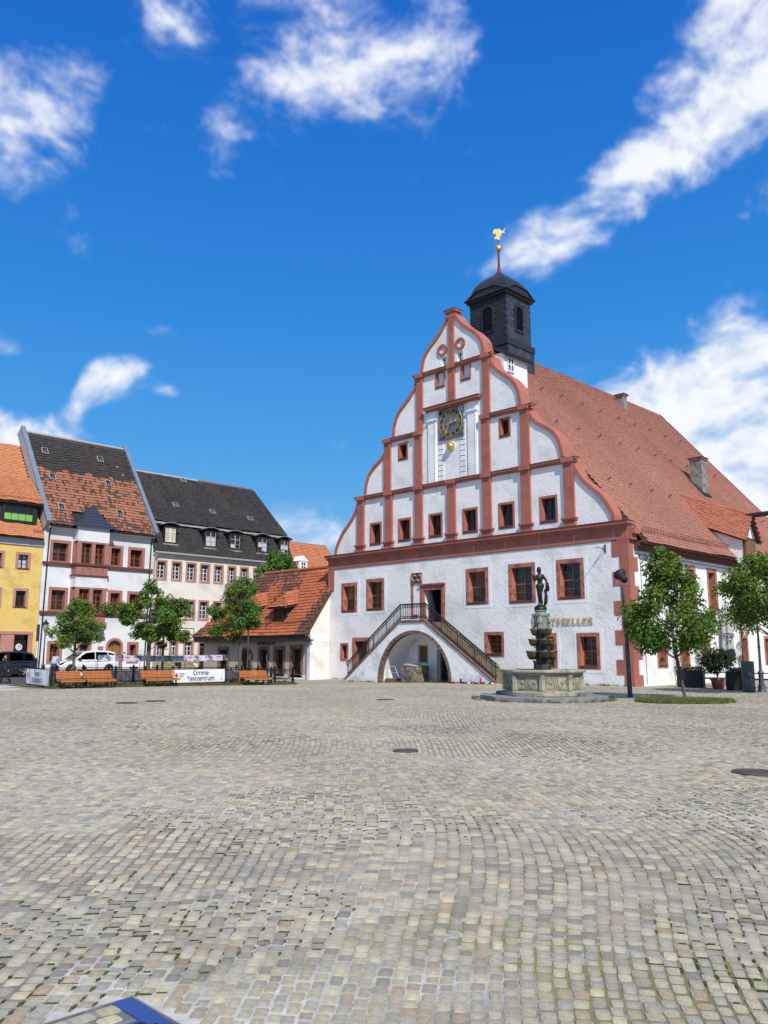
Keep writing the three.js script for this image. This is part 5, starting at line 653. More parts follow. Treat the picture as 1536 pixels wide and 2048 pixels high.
{ // low annex on the left flank of the town hall
  const h = thing('annex', 'low annex with steep orange tiled roof and hipped dormers beside the town hall', 'annex building'), A = -38.2, B = -24.44, ZF = 1.88;
  const rects = [[-36.14, -34.56, -.0, 2.25], [-30.7, -29.24, .05, 2.28], [-28.74, -27.29, .05, 2.28], [-26.76, -25.2, -.0, 2.36]], dr = (r, y0 = -.4) => { const p = [[-32.2 + r, y0]]; for (let i = 0; i <= 12; i++) { const a = Math.PI * i / 12; p.push([-32.2 + r * Math.cos(a), 1.55 + r * .75 * Math.sin(a)]); } p.push([-32.2 - r, y0]); return p; };
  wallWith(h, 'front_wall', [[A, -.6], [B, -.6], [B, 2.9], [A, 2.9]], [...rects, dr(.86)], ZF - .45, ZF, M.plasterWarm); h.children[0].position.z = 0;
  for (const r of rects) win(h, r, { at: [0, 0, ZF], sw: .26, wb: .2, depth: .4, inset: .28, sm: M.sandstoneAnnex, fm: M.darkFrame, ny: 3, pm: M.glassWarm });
  { const g = sub(h, 'arched_door', [0, 0, ZF]); part(g, 'surround', ext(dr(.86), -.4, .06, [dr(.6)]), M.sandstoneAnnex); part(g, 'door_leaf', ext(dr(.6), -.4, -.34), M.void_); part(g, 'notice', bx(-32.3, -31.95, 1.25, 1.7, -.34, -.33), M.paper); } part(h, 'notice', bx(-29.95, -29.65, 1.2, 1.6, ZF - .26, ZF - .25), M.paper); part(h, 'letter_box', bx(-33.5, -33.3, .55, .85, ZF, ZF + .08), M.ironGrey);
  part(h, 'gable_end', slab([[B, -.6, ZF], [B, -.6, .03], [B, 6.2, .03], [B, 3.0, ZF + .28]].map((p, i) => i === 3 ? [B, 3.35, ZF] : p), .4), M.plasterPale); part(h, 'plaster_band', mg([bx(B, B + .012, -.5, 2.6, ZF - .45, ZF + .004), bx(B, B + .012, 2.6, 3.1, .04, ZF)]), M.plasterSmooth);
  for (let i = 0; i < 6; i++) part(h, 'quoin', bx(B - .35, B + .018, -.3 + i * .48, .16 + i * .48, ZF - .35, ZF + .018), M.plasterSmooth); part(h, 'plinth', bx(A, B - .36, -.5, .18, ZF, ZF + .03), M.plasterSmooth);
  { let i = 0; for (const ch of 'RATHAUSGALERIE') { const q = letter(ch, .2, .03, fontB); q.translate(-30.75 + i * .17, 2.37, ZF + .02); part(h, 'letter', q, M.black); i++; } }
  part(h, 'eaves_canopy', bx(-38.7, -24.15, 2.62, 2.74, ZF - .05, 2.55), M.darkFrame); part(h, 'gutter_board', bx(-38.9, -24.42, 2.74, 3.02, 2.25, 2.5), M.darkFrame); part(h, 'downpipe', rod([B - .15, 2.6, ZF + .12], [B - .25, -.2, ZF + .1], .045, .045, 8), M.concrete);
  const roof = sub(h, 'roof'), z0 = 2.5, y0 = 2.98, z1 = -1.4, y1 = 8.3, L = Math.hypot(z1 - z0, y1 - y0), dy = (y1 - y0) / L, dz = (z1 - z0) / L, hip = 4.5;
  const col = (u, v, r) => { const n = fbm3(u * .55, v * .22, 2, 3) + (r() - .5) * .22; return n > .6 ? vary([.14, .062, .04], .5, r) : n > .52 ? vary([.33, .105, .05], .3, r) : vary([.47, .135, .055], .28, r); };
  part(roof, 'roof_deck', mg([slab([[-38.9, y0, z0], [-24.3, y0, z0], [-24.3, y0 + (2.5 - .05) / 3.9 * 5.32, .05], [-38.9 + hip * (2.45 / 3.9), y0 + 2.45 / 3.9 * 5.32, .05]], .14), slab([[-38.9 + hip * 2.45 / 3.9, y0 + 2.45 / 3.9 * 5.32, .05], [-24.66, y0 + 2.45 / 3.9 * 5.32, .05], [-24.66, y1, z1], [-38.9 + hip, y1, z1]], .14), slab([[-24.66, y0, -5.3], [-38.9, y0, -5.3], [-38.9 + hip, y1, z1], [-24.66, y1, z1]], .14), slab([[-38.9, y0, -5.3], [-38.9, y0, z0], [-38.9 + hip, y1, z1]], .14)]), M.tileSlab);
  const dorm = [-28.35, -32.3];
  tiles(roof, [-38.9, y0 + .02, z0 + .03], [1, 0, 0], [0, dy, dz], 14.6, L, .2, .3, col, (u, v) => u > hip * v / L - .1 && (v * -dz < 2.4 || u < 14.2) && !dorm.some((d) => Math.abs(u - 38.9 - d) < .78 && v > 1.1 && v < 3.0));
  { const a = V(-38.9, y0, z0), b = V(-38.9 + hip, y1, z1); part(roof, 'hip_tiles', rod(a.toArray(), b.toArray(), .12, .12, 8), M.trim); part(roof, 'verge', mg([rod([-24.3, y0, z0], [-24.3, y0 + 2.45 / 3.9 * 5.32, .05], .06)]), M.trimDark); }
  for (let x = -34.4; x < -24.9; x += .42) part(roof, 'ridge_tile', gcache.get('rt2'), mat([.42, .13, .06], { map: T.stone }), [x + .2, y1 + .05, z1]);
  { const v = 1.0, y = y0 + dy * v, z = z0 + dz * v, g = []; for (let k = 0; k < 3; k++) g.push(rod([-36.5, y + .12 + k * .1, z + .06], [-24.8, y + .12 + k * .1, z + .06], .012, .012, 4)); for (let x = -36.4; x < -24.8; x += .32) g.push(rod([x, y, z + .04], [x, y + .38, z + .08], .011, .011, 4)); part(roof, 'snow_guard', mg(g), M.trimDark); }
  for (const d of dorm) { const g = sub(h, 'dormer'); part(g, 'dormer_box', bx(d - .78, d + .78, 3.95, 5.3, -.4, 1.62), M.darkFrame); win(g, [d - .55, d + .55, 4.02, 5.12], { at: [0, 0, 1.63], sw: .06, depth: .01, proud: .09, inset: -.07, sm: M.darkFrame, fm: M.darkFrame, ny: 2, sill: false, pm: M.glassWarm });
    const yE = 5.12, yR = 6.2, e = 1.15, zf = 2.0, za = 1.1, zb = -.9; const f = [[[d - e, yE, zf], [d + e, yE, zf], [d, yR, za]], [[d + e, yE, zf], [d + e, yE + .55, zb], [d, yR + .55, zb], [d, yR, za]], [[d - e, yE + .55, zb], [d - e, yE, zf], [d, yR, za], [d, yR + .55, zb]]]; part(g, 'hipped_roof', mg(f.map((q) => slab(q, .09))), M.tileSlab);
    const lay = (O, Av, Bv, w, l, keep) => tiles(g, O, Av, Bv, w, l, .2, .28, (u, v, r) => vary([.46, .14, .06], .3, r), keep); const l1 = Math.hypot(yR - yE, zf - za); lay([d - e, yE + .03, zf + .02], [1, 0, 0], [0, (yR - yE) / l1, (za - zf) / l1], 2 * e, l1, (u, v) => Math.abs(u - e) < e * (1 - v / l1)); const l2 = Math.hypot(e, yR - yE); for (const s of [1, -1]) { const Av = V(0, .55, zb - zf).normalize().multiplyScalar(s), Bv = V(-s * e, yR - yE, 0).normalize(), w = Math.hypot(.55, zf - zb); const O = s > 0 ? V(d + e, yE + .04, zf) : V(d - e, yE + .55 + .04, zb); lay(O.toArray(), Av.toArray(), Bv.toArray(), w, l2, (u, v) => { const uu = s > 0 ? u : w - u; return uu > (v / l2) * (zf - za); }); }
    part(g, 'hip_tiles', mg([rod([d - e, yE + .05, zf], [d, yR + .05, za], .08), rod([d + e, yE + .05, zf], [d, yR + .05, za], .08), rod([d, yR + .05, za], [d, yR + .6, zb], .09)]), M.trim); part(g, 'ridge_cap', bx(d - .08, d + .08, yR + .5, yR + .62, zb - .1, zb + .2), M.whiteFrame); }
}
{ // house with an orange roof far behind the annex
  const h = thing('distant_house', 'distant house with pale orange roof and tiny white dormer behind the annex', 'house', [-60, 0, 0], HR); part(h, 'wall', bx(14, 34, 0, 11.4, -8, 0), M.plasterCream); const roof = sub(h, 'roof'); sloped(roof, 13.6, 34, .4, 11.2, -4.2, 16.2, .25, .3, (u, v, r) => vary([.56, .21, .095], .2, r), M.tileSlab); part(roof, 'rear_slope', slab([[34, 11.2, -8.6], [13.6, 11.2, -8.6], [13.6, 16.2, -4.2], [34, 16.2, -4.2]], .14), M.tileSlab); part(roof, 'ridge', rod([13.6, 16.25, -4.2], [34, 16.25, -4.2], .15), M.trim);
  const g = sub(h, 'dormer'); part(g, 'dormer_box', bx(26.3, 27.6, 12, 13.4, -2.6, -.4), M.plasterSmooth); part(g, 'dormer_gable', ext([[26.1, 13.4], [27.8, 13.4], [26.95, 14.1]], -2.6, -.3), M.plasterSmooth); win(g, [26.55, 27.35, 12.2, 13.3], { at: [0, 0, -.4], sw: .05, depth: .01, proud: .09, inset: -.07, sm: M.whiteFrame, fm: M.whiteFrame, ny: 2, sill: false }); }
{ const h = thing('neighbour_house', 'house with plain red tiled roof behind the far end of the town hall', 'house', [0, 0, -32]); part(h, 'wall', bx(-9, 16, -.5, 7.6, -10, 0), M.plasterSide); const roof = sub(h, 'roof'); sloped(roof, -9.2, 16.2, .5, 7.4, -5, 13.6, .22, .26, (u, v, r) => vary([.48, .18, .115], .22, r), M.tileSlab); part(roof, 'rear_slope', slab([[16.2, 7.4, -10.5], [-9.2, 7.4, -10.5], [-9.2, 13.6, -5], [16.2, 13.6, -5]], .14), M.tileSlab); for (const x of [1, 4, 7, 10]) win(h, [x, x + 1.1, 4.2, 6], { sw: .14, depth: .05, inset: -.07, proud: .09 }); }

// ================= trees =================
function tree(label, x, z, o) {
  const { h0, h1, R, lean = [0, 0], n, leaf = .16, c = [.125, .225, .036], seed, k = 46, prof, tr = .09, name = 'young_tree', lobes, split = 1.0 } = o, r = RNG(seed), y0 = gY(x, z) - .03, t = thing(name, label, 'tree', [x, y0, z]);
  const top = [lean[0], h1 - .5, lean[1]], mid = [lean[0] * .55, h0 * .95, lean[1] * .55], g = [tubeP([[0, 0, 0], [lean[0] * .25, h0 * .45, lean[1] * .25], mid], tr, 8, 6), rod([0, -.05, 0], [0, .14, 0], tr * 1.6, tr * 1.02, 8), rod(mid, [lerp(mid[0], top[0], .5), (mid[1] + top[1]) / 2, lerp(mid[2], top[2], .5)], tr * .95, tr * .55, 7), rod([lerp(mid[0], top[0], .5), (mid[1] + top[1]) / 2, lerp(mid[2], top[2], .5)], top, tr * .55, tr * .15, 6)], cl = [];
  const pf = prof || ((s) => Math.pow(Math.sin(Math.PI * clamp(.12 + s * .86)), .7));
  for (let i = 0; i < k; i++) {
    const s = (i + r()) / k, a = i * 2.4 + r() * 1.2, rr = R * pf(s) * Math.sqrt(.12 + .88 * r()), y = lerp(h0, h1 - .35, s), sz = (.3 + r() * .34) * (R / 1.7) * (.75 + .5 * pf(s)) * split; let px = lean[0] * (.55 + .45 * s) + Math.cos(a) * rr, pz = lean[1] * (.55 + .45 * s) + Math.sin(a) * rr, py = y + (r() - .5) * .3;
    cl.push([px, py, pz, sz, sz * .72, sz]); const b0 = Math.max(h0 * .8, y - rr * .75), f = clamp((b0 - mid[1]) / (top[1] - mid[1])); g.push(rod([lerp(mid[0], top[0], f), b0, lerp(mid[2], top[2], f)], [px, py, pz], tr * .28, tr * .08, 4));
  }
  if (lobes) for (const [lx, ly, lz, lr, m] of lobes) for (let i = 0; i < m; i++) { const a = r() * 6.28, q = lr * Math.sqrt(r()), px = lx + Math.cos(a) * q * S2, pz = lz - Math.cos(a) * q * S2 + Math.sin(a) * q * .5, py = ly + Math.sin(a) * q * .8, sz = (.26 + r() * .3) * split; cl.push([px, py, pz, sz, sz * .72, sz]); if (i % 2 === 0) g.push(rod([mid[0], Math.max(h0 * .8, py - 1), mid[2]], [px, py, pz], tr * .25, tr * .07, 4)); }
  part(t, 'trunk', mg(g), M.bark); part(t, 'crown', leafCloud(cl, n, leaf, c, seed + 1), leafMat); return t;
}
const rgt = (d) => [d * S2, -d * S2];                                // d metres to the right along the view across the square
tree('young linden with dense dark green crown in the oval grass bed', 7.3, 9.5, { h0: 2.0, h1: 6.2, R: 1.75, lean: rgt(-.55), n: 13120, leaf: .115, seed: 11, k: 62, c: [.11, .205, .03], prof: (s) => s < .3 ? .75 + s * .8 : Math.pow(1 - (s - .3) / .75, .8), tr: .07 });
tree('light green tree at the right edge behind the street lantern', 8.75, 3.2, { h0: 3.1, h1: 6.4, R: 2.05, lean: rgt(-.55), n: 14400, leaf: .115, seed: 23, k: 60, c: [.15, .24, .035], split: .9 });
tree('small tree before the oriel of the white house', -23.2, 20.1, { h0: 2.2, h1: 5.0, R: 1.25, n: 6720, leaf: .115, seed: 31, k: 34, lean: rgt(.1), tr: .075, lobes: [[.2, 4.3, -.2, .5, 6]] });
tree('broad tree in front of the gap between white and cream house', -22.8, 15.7, { h0: 2.6, h1: 6.3, R: 1.25, n: 13120, leaf: .115, seed: 47, k: 36, tr: .12, lobes: [[-1.3, 4.3, 1.3, .85, 14], [.95, 4.6, -.95, .8, 12], [1.1, 3.3, -1.1, .85, 12], [-.3, 3.0, .3, .8, 8]] });
tree('thin small tree right of the broad tree, before the cream house', -24.4, 13.8, { h0: 2.5, h1: 4.8, R: .95, n: 4160, leaf: .115, seed: 53, k: 22, tr: .07, c: [.13, .23, .035] });
tree('tall tree with loose crown in front of the annex', -22.6, 9.3, { h0: 3.6, h1: 7.1, R: 1.45, n: 10240, leaf: .115, seed: 61, k: 40, tr: .1, lobes: [[-1.2, 4.4, 1.2, .6, 9], [-.7, 3.3, .7, .8, 10], [.5, 3.9, -.5, .6, 6]] });
tree('round green tree top showing behind the annex roof', -39.5, -6.8, { h0: 5, h1: 11.0, R: 2.1, n: 12800, leaf: .17, seed: 71, k: 60, tr: .16, name: 'garden_tree', c: [.1, .215, .035] });

// ================= fenced bed with benches on the left =================
function fence(a, b, label, n, sub_ = 3) {
  const t = thing('bed_fence', label, 'fence', [0, 0, 0], 0, 'black iron fences round the tree bed');
  for (let i = 0; i <= n; i++) { const x = lerp(a[0], b[0], i / n), z = lerp(a[1], b[1], i / n), y = gY(x, z); part(t, 'post', cached('fpost', () => mg([bx(-.055, .055, -.1, 1.0, -.055, .055), new THREE.SphereGeometry(.07, 8, 6).translate(0, 1.05, 0)])), M.iron, [x, y, z]); }
  for (let i = 0; i < n; i++) { const P = (f, h) => { const s = (i + f) / n, x = lerp(a[0], b[0], s), z = lerp(a[1], b[1], s); return [x, gY(x, z) + h, z]; };
    for (const h of [.93, .82, .14]) part(t, 'rail', rod(P(0, h), P(1, h), h > .9 ? .025 : .018, h > .9 ? .025 : .018, 5), M.iron);
    for (let k = 0; k < sub_; k++) { const f0 = k / sub_, f1 = (k + 1) / sub_, fm = (f0 + f1) / 2; if (k) part(t, 'bar', rod(P(f0, .14), P(f0, .93), .014, .014, 4), M.iron); for (const [p, q, u, v] of [[f0, .14, fm - .05 / sub_ * 2, .42], [f1, .14, fm + .05 / sub_ * 2, .42], [f0, .82, fm - .05 / sub_ * 2, .54], [f1, .82, fm + .05 / sub_ * 2, .54]]) part(t, 'bar', rod(P(p, q), P(u, v), .012, .012, 4), M.iron); const c = P(fm, .48); part(t, 'ring', cached('fring', () => new THREE.TorusGeometry(.09, .014, 4, 12)), M.iron, c, Math.atan2(-(b[1] - a[1]), b[0] - a[0])); } }
  return t;
}
fence([-20, 22.65], [-20, 7.0], 'black iron fence with rings along the square side of the bed', 9); fence([-25.3, 21.72], [-20, 22.65], 'short black iron fence closing the left end of the bed', 3); fence([-25.3, 21.72], [-25.6, 7.0], 'black iron fence along the street side of the bed', 9, 2); fence([-25.6, 7.0], [-20, 7.0], 'short black iron fence closing the annex end of the bed', 3, 2);
function bench(z, label, w = 1.85, x = -19.2) {
  const y = gY(x, z), t = thing('park_bench', label, 'bench', [x, y, z], HR, 'orange wooden benches before the fenced bed');
  for (let i = 0; i < 5; i++) part(t, 'seat_slat', bx(-w / 2, w / 2, .42, .455, -.2 + i * .098, -.115 + i * .098), M.benchWood); for (let i = 0; i < 5; i++) { const s = part(t, 'back_slat', bx(-w / 2, w / 2, -.027, .027, -.016, .016), M.benchWood, [0, .53 + i * .075, -.25 - i * .022]); s.rotation.x = -.28; } part(t, 'front_slat', bx(-w / 2, w / 2, .33, .405, .3, .33), M.benchWood);
  for (const s of [-1, 1]) { const e = s * (w / 2 - .22); part(t, 'leg', bx(e - .035, e + .035, 0, .42, .18, .26), M.iron); part(t, 'leg', rod([e, 0, -.34], [e, .44, -.2], .04, .04, 5), M.iron); part(t, 'back_support', rod([e, .4, -.22], [e, .86, -.37], .03, .03, 5), M.iron); part(t, 'seat_bearer', bx(e - .03, e + .03, .38, .42, -.22, .28), M.iron); } return t;
}
bench(22.02, 'orange slatted bench nearest the left end of the fence', 1.3); bench(20.48, 'orange slatted bench second from the left, right of the stickered litter bin', 1.6); bench(16.92, 'long orange slatted bench left of the wide white banner', 2.1); bench(10.5, 'orange slatted bench farthest right, beside the annex', 2.0);
for (const [x, z, lab] of [[-19.75, 21.1, 'grey litter bin with white sticker between the two left benches'], [-19.72, 12.05, 'grey litter bin left of the bench beside the annex']]) { const y = gY(x, z), t = thing('litter_bin', lab, 'litter bin', [x, y, z], .6, 'litter bins at the fence'); part(t, 'post', rod([-.0, 0, -.22], [0, 1.05, -.22], .04, .04, 8), M.iron); part(t, 'drum', lathe([[0, .32], [.17, .32], [.19, .36], [.2, .9], [.19, .92], [.17, .92], [.165, .5], [0, .5]], 16), M.ironGrey); part(t, 'rim', new THREE.TorusGeometry(.195, .018, 5, 20).rotateX(Math.PI / 2).translate(0, .9, 0), M.iron); if (z > 15) part(t, 'sticker', bx(-.07, .07, .62, .8, .198, .204), M.paper); }
// banners on the fence
function banner(label, p, w, h, ry, lines, cross) {
  const t = thing('banner', label, 'banner', p, ry, 'test centre banners'), n = 30, q = []; const Z = (u, v) => .012 * Math.sin(u * 5 + v * 4) + .014 * Math.sin(u * 13 + 2) * (.5 - Math.abs(v - .5)); for (let i = 0; i < n; i++) for (let j = 0; j < 6; j++) { const u0 = -w / 2 + w * i / n, u1 = -w / 2 + w * (i + 1) / n, v0 = h * j / 6, v1 = h * (j + 1) / 6; q.push([[u0, v0, Z(u0, v0)], [u1, v0, Z(u1, v0)], [u1, v1, Z(u1, v1)], [u0, v1, Z(u0, v1)]]); }
  part(t, 'sheet', quadGeo(q), cached('bsheet', () => mat([.80, .80, .79], { rough: .55, side: THREE.DoubleSide })));
  for (const [s, x, y, sz] of lines) { let px = x; for (const ch of s) { if (ch === ' ') { px += sz * .4; continue; } const g = letter(ch, sz, .006, fontB), bb = g.boundingBox; g.translate(px - bb.min.x, y, .035); part(t, 'letter', g, M.ink); px += (bb.max.x - bb.min.x) + sz * .12; } }
  if (cross) { const [x, y, s] = cross; part(t, 'red_cross', mg([bx(x - s, x + s, y - s / 3, y + s / 3, .034, .04), bx(x - s / 3, x + s / 3, y - s, y + s, .0345, .0405)]), M.red); for (let i = 0; i < 3; i++) part(t, 'small_print', bx(x + s * 1.6, x + s * 1.6 + .3 + .06 * (i === 0), y + s * .8 - i * s * .85, y + s * .8 - i * s * .85 + .03, .034, .038), M.concrete); }
  part(t, 'tower_logo', ext([[0, 0], [.2, 0], [.17, .05], [.13, .1], [.11, .3], [.1, .42], [.09, .3], [.07, .1], [.03, .05]], .034, .038).translate(w / 2 - .36, h * .2, 0), M.blueFrame);
  for (const s of [-1, 1]) for (const y of [.04, h - .04]) part(t, 'eyelet', new THREE.TorusGeometry(.018, .006, 4, 8).translate(s * (w / 2 - .04), y, .03), M.iron); return t;
}
banner('wide white Corona-Testzentrum banner with red cross on the fence', [-19.86, gY(-20, 14.1) + .2, 14.05], 3.55, .72, HR, [['Corona-', -.42, .43, .24], ['Testzentrum', -.8, .11, .24]], [-1.5, .42, .11]);
banner('small white Corona-Testzentrum banner at the left end of the fence', [-22.63, gY(-22, 22.3) + .12, 22.29], 5.0, .8, -Math.atan2(.93, 5.3), [['Corona-', -.55, .47, .26], ['Testzentrum', -1.0, .12, .26]], [-2.1, .5, .12]);
{ // strip of photographs strung between the trees
  const t = thing('photo_banner', 'long horizontal strip of photo prints strung between the trees', 'banner', [-23.9, 0, 0], HR), r = RNG(15), pics = [[.35, .40, .48], [.22, .25, .30], [.45, .48, .50], [.16, .17, .20], [.52, .55, .60], [.28, .33, .30]].map((c, k) => mat([1, 1, 1], { rough: .5, map: (() => { const m = tex(64, 1, (u, v) => { const n = fT(u, v, 4, 4, .6), e = sstep(.45, .6, n); return c.map((x, i) => Math.pow(lerp(x * .45, Math.min(.9, x * 1.7), e) + .1 * (i === k % 3 ? 1 : 0), .5)); }, true); return m; })() }));
  for (let i = 0; i < 17; i++) { const u0 = -18.3 + i * .535, w = .525, y = 1.3 - .18 * Math.sin(Math.PI * i / 16.5) * .3 + (i % 3) * .004; if (r() < .72) part(t, 'photo_print', bx(u0, u0 + w, y, y + .36, -.004, .004), pics[Math.floor(r() * 6)]); else { part(t, 'caption_print', bx(u0, u0 + w, y, y + .36, -.004, .004), mat([.56, .62, .74], { rough: .5 })); part(t, 'caption_line', mg([bx(u0 + .1, u0 + .42, y + .22, y + .28, .004, .007), bx(u0 + .14, u0 + .38, y + .13, y + .15, .004, .007)]), M.red); } }
  for (const u of [-18.3, -15.6, -12.5, -9.2]) part(t, 'stake', rod([u, gY(-23.9, -u) - .05, -.03], [u, 1.7, -.03], .02, .02, 5), M.plank); part(t, 'cord', rod([-18.3, 1.68, -.01], [-9.2, 1.68, -.01], .006, .006, 4), M.iron);
}
{ const x = -22.3, z = 8.9, t = thing('square_light_mast', 'thin grey mast with small angled lamp head before the annex', 'street lamp', [x, gY(x, z), z]); part(t, 'pole', mg([rod([0, 0, 0], [0, 1.6, 0], .07, .07, 8), rod([0, 1.6, 0], [0, 4.3, 0], .045, .04, 8)]), M.ironGrey); part(t, 'arm', rod([0, 4.25, 0], [.08, 4.65, -.08], .03), M.whiteFrame); const l = part(t, 'lamp_head', bx(-.22, .22, -.04, .05, -.14, .14), M.iron, [.1, 4.74, -.1]); l.rotation.set(.3, .6, .4); }
lantern([-33.0, gY(-33, 17.3) - .05, 17.6], 'small old-style street lantern at the kerb before the white house', .9);
{ const x = -31.2, z = 18.75, t = thing('traffic_sign', 'traffic sign seen edge-on on a grey pole behind the dark car', 'traffic sign', [x, gY(x, z), z], .75); part(t, 'pole', rod([0, 0, 0], [0, 3.45, 0], .03, .03, 8), M.zinc); part(t, 'plate', bx(-.02, .02, 2.35, 3.4, .03, .36), M.ironGrey); part(t, 'clamp', bx(-.04, .04, 2.8, 2.86, -.04, .05), M.zinc); }

// ================= cars =================
function car(label, pos, ry, paint, o = {}) {
  const t = thing('parked_car', label, 'car', pos, ry, 'cars parked along the street'), { L = 4.5, Hh = 1.64, tail = 0 } = o, k = L / 4.5, hk = Hh / 1.64;
  const paintM = mat(paint, { rough: .3, phys: { clearcoat: 1, clearcoatRoughness: .05 } }), arch = (cx) => { const p = []; for (let i = 0; i <= 10; i++) { const a = Math.PI * i / 10; p.push([cx + .37 * Math.cos(a), .3 + .37 * Math.sin(a)]); } return p.reverse(); };
  const taper = (g) => { const P = g.attributes.position; for (let i = 0; i < P.count; i++) { let x = P.getX(i), y = P.getY(i), z = P.getZ(i); const up = clamp((y - .95) / .7), e = Math.max(0, (Math.abs(x) - 1.35) / .9); z *= (1 - .2 * up - .16 * e * e) * (1 - .06 * clamp((.45 - y) / .3)); if (x > 1.7) z *= 1 - .1 * clamp((y - .5) / .5); P.setXYZ(i, x * k, y * hk, z); } g.computeVertexNormals(); return g; };
  const fine = (g) => g; const body = [[-2.18, .32], [-2.2, .55], [-2.22, .78], [-2.16, 1.0], [-1.2, 1.02], [.4, 1.0], [1.05, .96], [1.6, .88], [2.02, .74], [2.2, .58], [2.22, .36], [2.1, .22], [1.72, .22], ...arch(1.36).reverse().map((p) => p), [.98, .2], [-1.02, .2], ...arch(-1.4).reverse(), [-1.78, .22], [-2.1, .24]];
  part(t, 'body', taper(ext(body, -.9, .9, [], .08)), paintM);
  const cab = [[-2.14, .98], [-2.06, 1.22], [-1.86, 1.52], [-1.5, 1.6], [-.7, 1.64], [0, 1.62], [.45, 1.52], [1.12, 1.0]]; part(t, 'cabin', taper(ext(cab, -.84, .84, [], .06)), paintM);
  const side = (pts, nm) => { for (const s of [-1, 1]) { const g = taper(ext(pts, .838, .852)); if (s < 0) g.scale(1, 1, -1); part(t, nm, g, M.glass); } }; side([[-1.9, 1.06], [-1.82, 1.4], [-1.35, 1.5], [-1.32, 1.05]], 'rear_quarter_window'); side([[-1.25, 1.05], [-1.27, 1.51], [-.42, 1.54], [-.4, 1.04]], 'rear_door_window'); side([[-.33, 1.04], [-.34, 1.54], [.28, 1.47], [.62, 1.28], [.86, 1.02]], 'front_door_window');
  part(t, 'windscreen', taper(ext([[.5, 1.485], [1.13, 1.03], [1.17, 1.05], [.54, 1.515]], -.72, .72)), M.glass); part(t, 'rear_window', taper(ext([[-2.1, 1.12], [-1.9, 1.48], [-1.94, 1.5], [-2.15, 1.12]], -.66, .66)), M.glass);
  for (const s of [-1, 1]) { part(t, 'headlight', taper(ext([[1.72, .72], [2.06, .6], [2.14, .66], [1.98, .78], [1.7, .86]], .66, .9, [], .02)).scale(1, 1, s), cached('headlamp', () => mat([.5, .53, .55], { rough: .12 }))); part(t, 'tail_light', taper(ext([[-2.235, .78], [-2.23, 1.12], [-2.12, 1.2], [-2.0, .95], [-2.05, .8]], .68, .86, [], .01)).scale(1, 1, s), cached('tailRed', () => mat([.30, .012, .01], { rough: .2 }))); part(t, 'mirror', bx(.72 * k, .9 * k, 1.0 * hk, 1.14 * hk, s * .9 - .1, s * .9 + .1), M.black); for (const x of [-.72, .2]) part(t, 'door_handle', bx(x * k - .09, x * k + .09, .9 * hk, .93 * hk, s * .905 - .012, s * .905 + .012), paintM); part(t, 'sill_trim', bx(-1.0 * k, .95 * k, .19, .3, s * .86 - .03, s * .86 + .03), M.black); for (const x of [-1.29, -.37]) part(t, 'door_gap', bx(x * k - .006, x * k + .006, .3, 1.0 * hk, s * .898 - .008, s * .898 + .008), M.black); }
  part(t, 'grille', taper(bx(2.1, 2.235, .3, .48, -.55, .55)), M.black); part(t, 'number_plate', taper(bx(2.2, 2.255, .5, .6, -.26, .26)), M.paper); part(t, 'underbody', bx(-1.9 * k, 1.9 * k, .16, .3, -.7, .7), M.black);
  for (const x of [-1.4, 1.36]) for (const s of [-1, 1]) { const w = sub(t, 'wheel', [x * k, .31, s * .78]); part(w, 'tyre', new THREE.TorusGeometry(.235, .085, 8, 20).scale(1, 1, 1.25), M.black); part(w, 'rim', mg([cyl(.2, .2, .05, 0, -.025, 0, 16).rotateX(Math.PI / 2).translate(0, 0, s * .03)]), M.gutter); for (let i = 0; i < 5; i++) part(w, 'spoke', bx(-.025, .025, .03, .2, s * .07 - .02, s * .07 + .02).rotateZ(i * 1.2566), M.concrete); } return t;
}
car('white people carrier parked before the white house, nose to the left', [-34.6, gY(-34.6, 14) , 13.95], -Math.PI / 2, [.78, .79, .80], { L: 4.5 });
car('dark grey estate car parked at the left edge', [-33.4, gY(-33.4, 20), 20.35], -Math.PI / 2, [.016, .019, .026], { L: 4.6, Hh: 1.62 });

